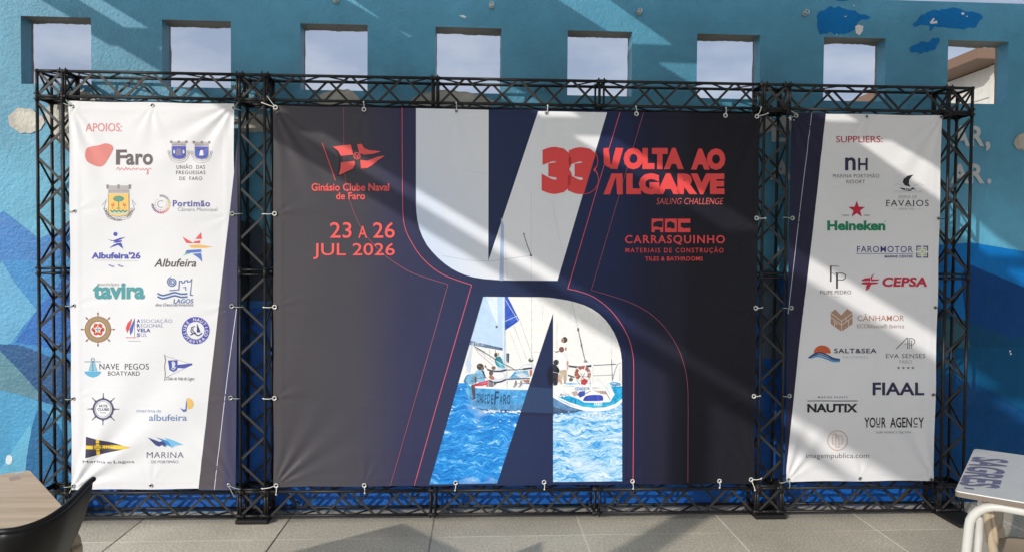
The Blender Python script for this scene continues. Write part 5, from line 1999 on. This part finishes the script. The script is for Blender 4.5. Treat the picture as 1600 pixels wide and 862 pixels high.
# centre
eyelet(b_mid, 431, 168.5, [(410, 162, 1), (420, 153, 1)], m_tie, True)
for x, y in ((569, 171.5), (713, 174), (854, 177), (994, 178.5), (1133, 181)):
    eyelet(b_mid, x, y, [(x + 0.4, y - 12, 1)], m_tie, x in (569, 994, 1133))
eyelet(b_mid, 1182, 182.5, [(1188, 168, 1), (1198, 177, 1)], m_tie, True)
for y in (334, 479, 621):
    eyelet(b_mid, 429.5, y, [(413, y, 1)], m_tie, True)
for x, y in ((1181.5, 341), (1180, 480.5), (1177.5, 618)):
    eyelet(b_mid, x, y, [(1195 - (y - 341) * 0.03, y + 0.5, 1)], m_tie, True)
eyelet(b_mid, 432, 757.5, [(411, 763, 1), (432, 771, 1)], m_tie, True)
for x, y in ((569.5, 757), (712, 753), (850, 752), (988, 750.5), (1123.5, 750)):
    eyelet(b_mid, x, y, [(x + 0.6, y + 11, 1)], m_tie, True)
eyelet(b_mid, 1173, 748, [(1187, 747.5, 1), (1178.5, 764, 1)], m_tie, True)
# right
eyelet(b_right, 1243, 181.5, [(1234, 184, 0), (1237, 174, 0)], m_tie2, True)
eyelet(b_right, 1354, 182.5, [])
eyelet(b_right, 1470, 183.5, [(1477, 177, 0), (1480, 180, 0)], m_hole)
for x, y in ((1237.5, 341), (1236, 480.5), (1233, 617.5)):
    eyelet(b_right, x, y, [(1226, y, 0)], m_tie2, True)
for x, y in ((1466, 341.5), (1461, 480), (1457.5, 616)):
    eyelet(b_right, x, y, [(1476, y + 1, 0)], m_hole)
eyelet(b_right, 1231, 748, [(1220, 753, 0), (1232, 761, 0)], m_tie2)
eyelet(b_right, 1343.5, 746.5, [])
eyelet(b_right, 1454.5, 748, [(1468, 752, 0), (1455, 760, 0)], m_hole)


# ================================================================== FOREGROUND FURNITURE
def plan_round(cor, r, n=5):
    out = []
    m = len(cor)
    for i in range(m):
        a, b, c_ = Vector(cor[i - 1]), Vector(cor[i]), Vector(cor[(i + 1) % m])
        d1 = (a - b).normalized()
        d2 = (c_ - b).normalized()
        for k in range(n + 1):
            t = k / n
            p1, p2 = b + d1 * r, b + d2 * r
            out.append((1 - t) ** 2 * p1 + 2 * t * (1 - t) * b + t * t * p2)
    return out


def tabletop(name, cor, z, thk, m_top, m_edge, root, r=0.03):
    out = plan_round(cor, r)
    bm = bmesh.new()
    fs = prism(bm, out, z - thk, z)
    for f in fs:
        f.material_index = 0 if f.normal.z > 0.5 else 1
    es = [e for e in bm.edges if all(v.co.z > z - 1e-4 for v in e.verts) and len(e.link_faces) == 2]
    bmesh.ops.bevel(bm, geom=es, offset=0.003, segments=2, affect='EDGES')
    return obj(name, bm, [m_top, m_edge], root)


# ---- oak table on the left
m_oak = mat('oak_laminate', (0.42, 0.30, 0.20), 0.38, 0.4)
p = worldpos(m_oak)
mpn = nd(m_oak, 'ShaderNodeMapping')
mpn.inputs['Rotation'].default_value = (0, 0, math.radians(8))
mpn.inputs['Scale'].default_value = (1.2, 15, 1)
ln(m_oak, p, mpn.inputs[0])
g1 = noise_tex(m_oak, mpn.outputs[0], 2.2, 6, 0.6)
g2 = noise_tex(m_oak, mpn.outputs[0], 11, 4, 0.6)
co = ramp(m_oak, g1, [(0.3, (0.50, 0.345, 0.205)), (0.5, (0.62, 0.445, 0.28)), (0.7, (0.70, 0.53, 0.35))])
co = mixc(m_oak, maprange(m_oak, g2, 0.55, 0.75, 0, 0.35), co, (0.42, 0.29, 0.18))
ln(m_oak, co, bsdf(m_oak).inputs['Base Color'])
m_bedge = mat('black_edge_band', (0.015, 0.014, 0.014), 0.45)
TZ = 0.745
ca = atz(47, 733, TZ)
cb = atz(118.5, 812, TZ)
e1 = (cb - ca)
e1.z = 0
nl = (atz(0, 740, TZ) - ca)
nl.z = 0
nl = nl.normalized()
tl = thing('table', 'oak laminate cafe table with rounded corners behind the black chair', 'table', ((ca + cb) / 2 + nl * 0.35 - Vector((0, 0, TZ)))[:])
cor = [Vector((q.x, q.y)) for q in (ca, cb, cb + nl * 0.75, ca + nl * 0.75)]
tabletop('tabletop', cor, TZ, 0.026, m_oak, m_bedge, tl, 0.022)
cm = sum(cor, Vector((0, 0))) / 4
bm = bmesh.new()
tube(bm, (cm.x, cm.y, 0.03), (cm.x, cm.y, TZ - 0.026), 0.035, 16)
obj('pedestal', bm, m_plate, tl)
bm = bmesh.new()
box(bm, (cm.x - 0.22, cm.y - 0.22, 0), (cm.x + 0.22, cm.y + 0.22, 0.03), bev=0.006)
obj('foot', bm, m_plate, tl)
# worn print and a clear sticker near the far edge
m_stk = mat('worn_paper', (0.62, 0.60, 0.62), 0.4)
m_stk2 = mat('faded_print', (0.50, 0.32, 0.25), 0.4)
bm = bmesh.new()


def flat_quads(bm, quads, z):
    for Q_ in quads:
        vv = [bm.verts.new((*atz(a, b, z)[:2], z)) for a, b in Q_]
        f = bm.faces.new(vv)
        f.normal_update()
        if f.normal.z < 0:
            f.normal_flip()


flat_quads(bm, [[(23, 737), (39, 735), (38, 737.5), (25, 740)]], TZ + 0.0008)
obj('sticker', bm, m_stk, tl)
bm = bmesh.new()
flat_quads(bm, [[(13 + 3.4 * k, 745 - 0.6 * k), (14.6 + 3.4 * k, 744.8 - 0.6 * k), (18 + 3.6 * k, 750 - 0.6 * k), (16 + 3.6 * k, 750.4 - 0.6 * k)] for k in range(5)], TZ + 0.0008)
obj('faded_print', bm, m_stk2, tl)

# ---- black shell chair in front of it
m_bplast = mat('black_polypropylene', (0.008, 0.008, 0.0085), 0.4, 0.22)
bump(m_bplast, noise_tex(m_bplast, worldpos(m_bplast), 500, 2, 0.5), 0.08, 0.0006)
rim_px = [(146, 747.5, 0.885), (138, 754, 0.883), (122, 771, 0.872), (104, 789, 0.860), (82, 805, 0.848), (58, 817, 0.840), (30, 826, 0.835), (0, 830, 0.832), (-40, 832, 0.815), (-90, 832, 0.80), (-140, 828, 0.79), (-180, 822, 0.785), (-196, 818, 0.78)]
rim = [atz(a, b, z) for a, b, z in rim_px]
rim = smooth_curve(rim, 4)
ctr = atz(-25, 850, 0.45)
fwd = (Vector((tl.location.x, tl.location.y, 0)) - Vector((ctr.x, ctr.y, 0))).normalized()
chl = thing('chair', 'black plastic shell chair pushed against the oak table', 'chair', (ctr.x, ctr.y, 0))
bm = bmesh.new()
N = 14
rows = []
cen = Vector((ctr.x, ctr.y, 0)) + fwd * 0.05
for k in range(N + 1):
    t = k / N
    row = []
    for i, q in enumerate(rim):
        u = i / (len(rim) - 1) * 2 - 1
        z = q.z * (1 - t) + 0.46 * t
        # the back narrows to the seat and leans forward a little
        k_ = 1 - 0.36 * t ** 1.5
        x = cen.x + (q.x - cen.x) * k_
        y = cen.y + (q.y - cen.y) * k_ 
        off = fwd * (0.05 * math.sin(t * PI / 2)) 
        row.append((x + off.x, y + off.y, z))
    rows.append(row)
# seat pan
lastz = 0.46
for k in range(1, 7):
    t = k / 6
    row = []
    for (x, y, z) in rows[N]:
        row.append((x + fwd.x * 0.40 * t, y + fwd.y * 0.40 * t, lastz - 0.015 * math.sin(t * PI)))
    rows.append(row)
VV = [[bm.verts.new(q) for q in r] for r in rows]
for k in range(len(VV) - 1):
    for i in range(len(VV[0]) - 1):
        bm.faces.new((VV[k][i], VV[k][i + 1], VV[k + 1][i + 1], VV[k + 1][i]))
bmesh.ops.recalc_face_normals(bm, faces=bm.faces[:])
bmesh.ops.solidify(bm, geom=bm.faces[:], thickness=0.011)
sh = obj('shell', bm, m_bplast, chl, smooth=True)
bm = bmesh.new()
path_tube(bm, rim, 0.0085, 8)
obj('rim', bm, m_bplast, chl)
sd = Vector((-fwd.y, fwd.x, 0))
for a_, b_ in ((1, 1), (1, -1), (-1, 1), (-1, -1)):
    bm = bmesh.new()
    q = Vector((ctr.x, ctr.y, 0)) + fwd * 0.2
    tube(bm, q + fwd * 0.13 * a_ + sd * 0.12 * b_ + Vector((0, 0, 0.45)), q + fwd * 0.2 * a_ + sd * 0.2 * b_, 0.013, 10)
    obj('leg', bm, m_bplast, chl)

# ---- beige plastic chairs
m_beige = mat('beige_polypropylene', (0.40, 0.32, 0.23), 0.42, 0.4)
bump(m_beige, noise_tex(m_beige, worldpos(m_beige), 300, 2, 0.5), 0.08, 0.0006)


def slab_chair(label, loc, rz, k_=1.0):
    """moulded plastic cafe chair: curved seat, rounded back on two posts, four splayed legs"""
    root = thing('chair', label, 'chair', loc)
    Mx = Matrix.Translation(loc) @ Matrix.Rotation(rz, 4, 'Z') @ Matrix.Scale(k_, 4)

    def sheet(name, fn, nu, nv, thk):
        bm = bmesh.new()
        G_ = [[bm.verts.new(fn(i / nu * 2 - 1, k / nv * 2 - 1)) for i in range(nu + 1)] for k in range(nv + 1)]
        for k in range(nv):
            for i in range(nu):
                bm.faces.new((G_[k][i], G_[k][i + 1], G_[k + 1][i + 1], G_[k + 1][i]))
        bmesh.ops.recalc_face_normals(bm, faces=bm.faces[:])
        bmesh.ops.solidify(bm, geom=bm.faces[:], thickness=thk)
        bm.transform(Mx)
        return obj(name, bm, m_beige, root, smooth=True)

    def sq(u, v, p_=4):
        r = (abs(u) ** p_ + abs(v) ** p_) ** (1 / p_) + 1e-9
        m_ = max(abs(u), abs(v))
        return u * m_ / r, v * m_ / r
    def seat(u, v):
        a_, b_ = sq(u, v)
        return (0.225 * a_, 0.215 * b_, 0.45 - 0.02 * (1 - a_ * a_) - 0.03 * max(0, -b_) ** 3)
    def back(u, v):
        a_, b_ = sq(u, v)
        return (0.22 * a_, 0.235 + 0.05 * (b_ + 1) / 2 - 0.05 * a_ * a_, 0.64 + 0.16 * b_)
    sheet('seat', seat, 20, 18, 0.03)
    sheet('backrest', back, 20, 14, 0.016)
    for sx_ in (-1, 1):
        for pts, nm in (([(0.20 * sx_, -0.17, 0.43), (0.215 * sx_, -0.185, 0.2), (0.225 * sx_, -0.20, 0)], 'leg'), ([(0.20 * sx_, 0.18, 0.43), (0.212 * sx_, 0.22, 0.2), (0.22 * sx_, 0.25, 0)], 'leg'), ([(0.195 * sx_, 0.19, 0.43), (0.20 * sx_, 0.215, 0.55), (0.20 * sx_, 0.235, 0.70)], 'back_post')):
            bm = bmesh.new()
            path_tube(bm, smooth_curve(pts, 5), 0.021, 12)
            bm.transform(Mx)
            obj(nm, bm, m_beige, root)
    return root


bk_ = (Vector((CAM.x, CAM.y, 0)) - Vector((1.0, -1.9, 0))).normalized()
ql = atz(113, 866, 0.62) - Vector((0.185, -0.01, 0)) - bk_ * 0.22
slab_chair('beige plastic chair half hidden behind the black chair', (ql.x, ql.y, 0), math.atan2(-bk_.x, bk_.y), 0.86)

# ---- white table on the right
m_wtop = mat('white_laminate', (0.66, 0.66, 0.66), 0.3, 0.5)
p = worldpos(m_wtop)
ln(m_wtop, mixc(m_wtop, maprange(m_wtop, noise_tex(m_wtop, p, 18, 5, 0.65), 0.45, 0.75, 0, 0.4), (0.68, 0.68, 0.68), (0.56, 0.55, 0.54)), bsdf(m_wtop).inputs['Base Color'])
m_wedge = mat('brown_edge', (0.16, 0.125, 0.10), 0.5)
m_wtube = mat('white_painted_tube', (0.54, 0.53, 0.50), 0.35, 0.4)
TZ = 0.75
ra = atz(1522, 699.5, TZ)
rb = atz(1491.5, 766, TZ)
ee = (rb - ra)
ee.z = 0
nr = Vector((-ee.y, ee.x, 0)).normalized()
if nr.x < 0:
    nr = -nr
tr = thing('table', 'white topped cafe table with violet lettering on white tube legs', 'table', ((ra + rb) / 2 + nr * 0.37 - Vector((0, 0, TZ)))[:])
cor = [Vector((q.x, q.y)) for q in (ra, rb, rb + nr * 0.76, ra + nr * 0.76)]
tabletop('tabletop', cor, TZ, 0.02, m_wtop, m_wedge, tr, 0.02)
# lettering across the top, read from the left edge
m_vio = mat('violet_print', (0.165, 0.16, 0.27), 0.4)
bm = bmesh.new()
zt = TZ + 0.0012


def top_text(body, quad, wt=0.0):
    """letters laid on the table between four photo points: start-base, end-base, end-cap, start-cap"""
    v, t = glyphs(body, wt, 0, 1.0)
    ax, bx = min(q[0] for q in v), max(q[0] for q in v)
    ay, by = min(q[1] for q in v), max(q[1] for q in v)
    c4 = [atz(a_, b_, zt) for a_, b_ in quad]
    W = []
    for q in v:
        u, w_ = (q[0] - ax) / (bx - ax), (q[1] - ay) / (by - ay)
        pt = (c4[0] * (1 - u) + c4[1] * u) * (1 - w_) + (c4[3] * (1 - u) + c4[2] * u) * w_
        W.append(bm.verts.new((pt.x, pt.y, zt)))
    for tri in t:
        try:
            f = bm.faces.new([W[i] for i in tri])
            f.normal_update()
            if f.normal.z < 0:
                f.normal_flip()
        except ValueError:
            pass


top_text('SAGRES', [(1520, 712), (1497, 757), (1561.5, 763), (1577, 718)], 0.035)
flat_quads(bm, [[(1507, 760), (1522, 762), (1521, 764), (1506, 762)]], zt)
obj('lettering', bm, m_vio, tr)
# tube frame: a bent leg at the near corner and straight ones
rl = 0.0165
inn = ee.normalized()


def leg_at(q, bend, lean=0.03):
    bm = bmesh.new()
    out = -bend.normalized()
    foot = q + out * lean
    pts = [Vector((foot.x, foot.y, 0)), Vector((q.x + out.x * lean * 0.4, q.y + out.y * lean * 0.4, 0.45)), Vector((q.x, q.y, 0.62))]
    for k in range(1, 7):
        t = k / 6 * PI / 2
        pts.append(Vector((q.x, q.y, 0.62)) + bend.normalized() * 0.095 * (1 - math.cos(t)) + Vector((0, 0, 0.092 * math.sin(t))))
    e_ = pts[-1] + bend.normalized() * 0.42
    pts.append(e_)
    path_tube(bm, pts, rl, 14)
    obj('leg', bm, m_wtube, tr)


leg_at(rb + nr * 0.045 - inn * 0.03, nr)
leg_at(ra + nr * 0.045 + inn * 0.05, nr)
bm = bmesh.new()
q = ra + nr * 0.70 + inn * 0.35
path_tube(bm, [(q.x + 0.03, q.y, 0), (q.x, q.y, 0.4), (q.x, q.y, TZ - 0.022)], rl * 0.93, 14)
obj('leg', bm, m_wtube, tr)

rz_ = math.atan2(nr.x, -nr.y)
pp = atz(1549, 802, 0.56)
lc = Vector((pp.x, pp.y)) - Vector((-0.2 * math.cos(rz_) - 0.215 * math.sin(rz_), -0.2 * math.sin(rz_) + 0.215 * math.cos(rz_))) * 0.84
slab_chair('beige plastic chair tucked under the white lettered table', (lc.x, lc.y, 0), rz_, 0.84)
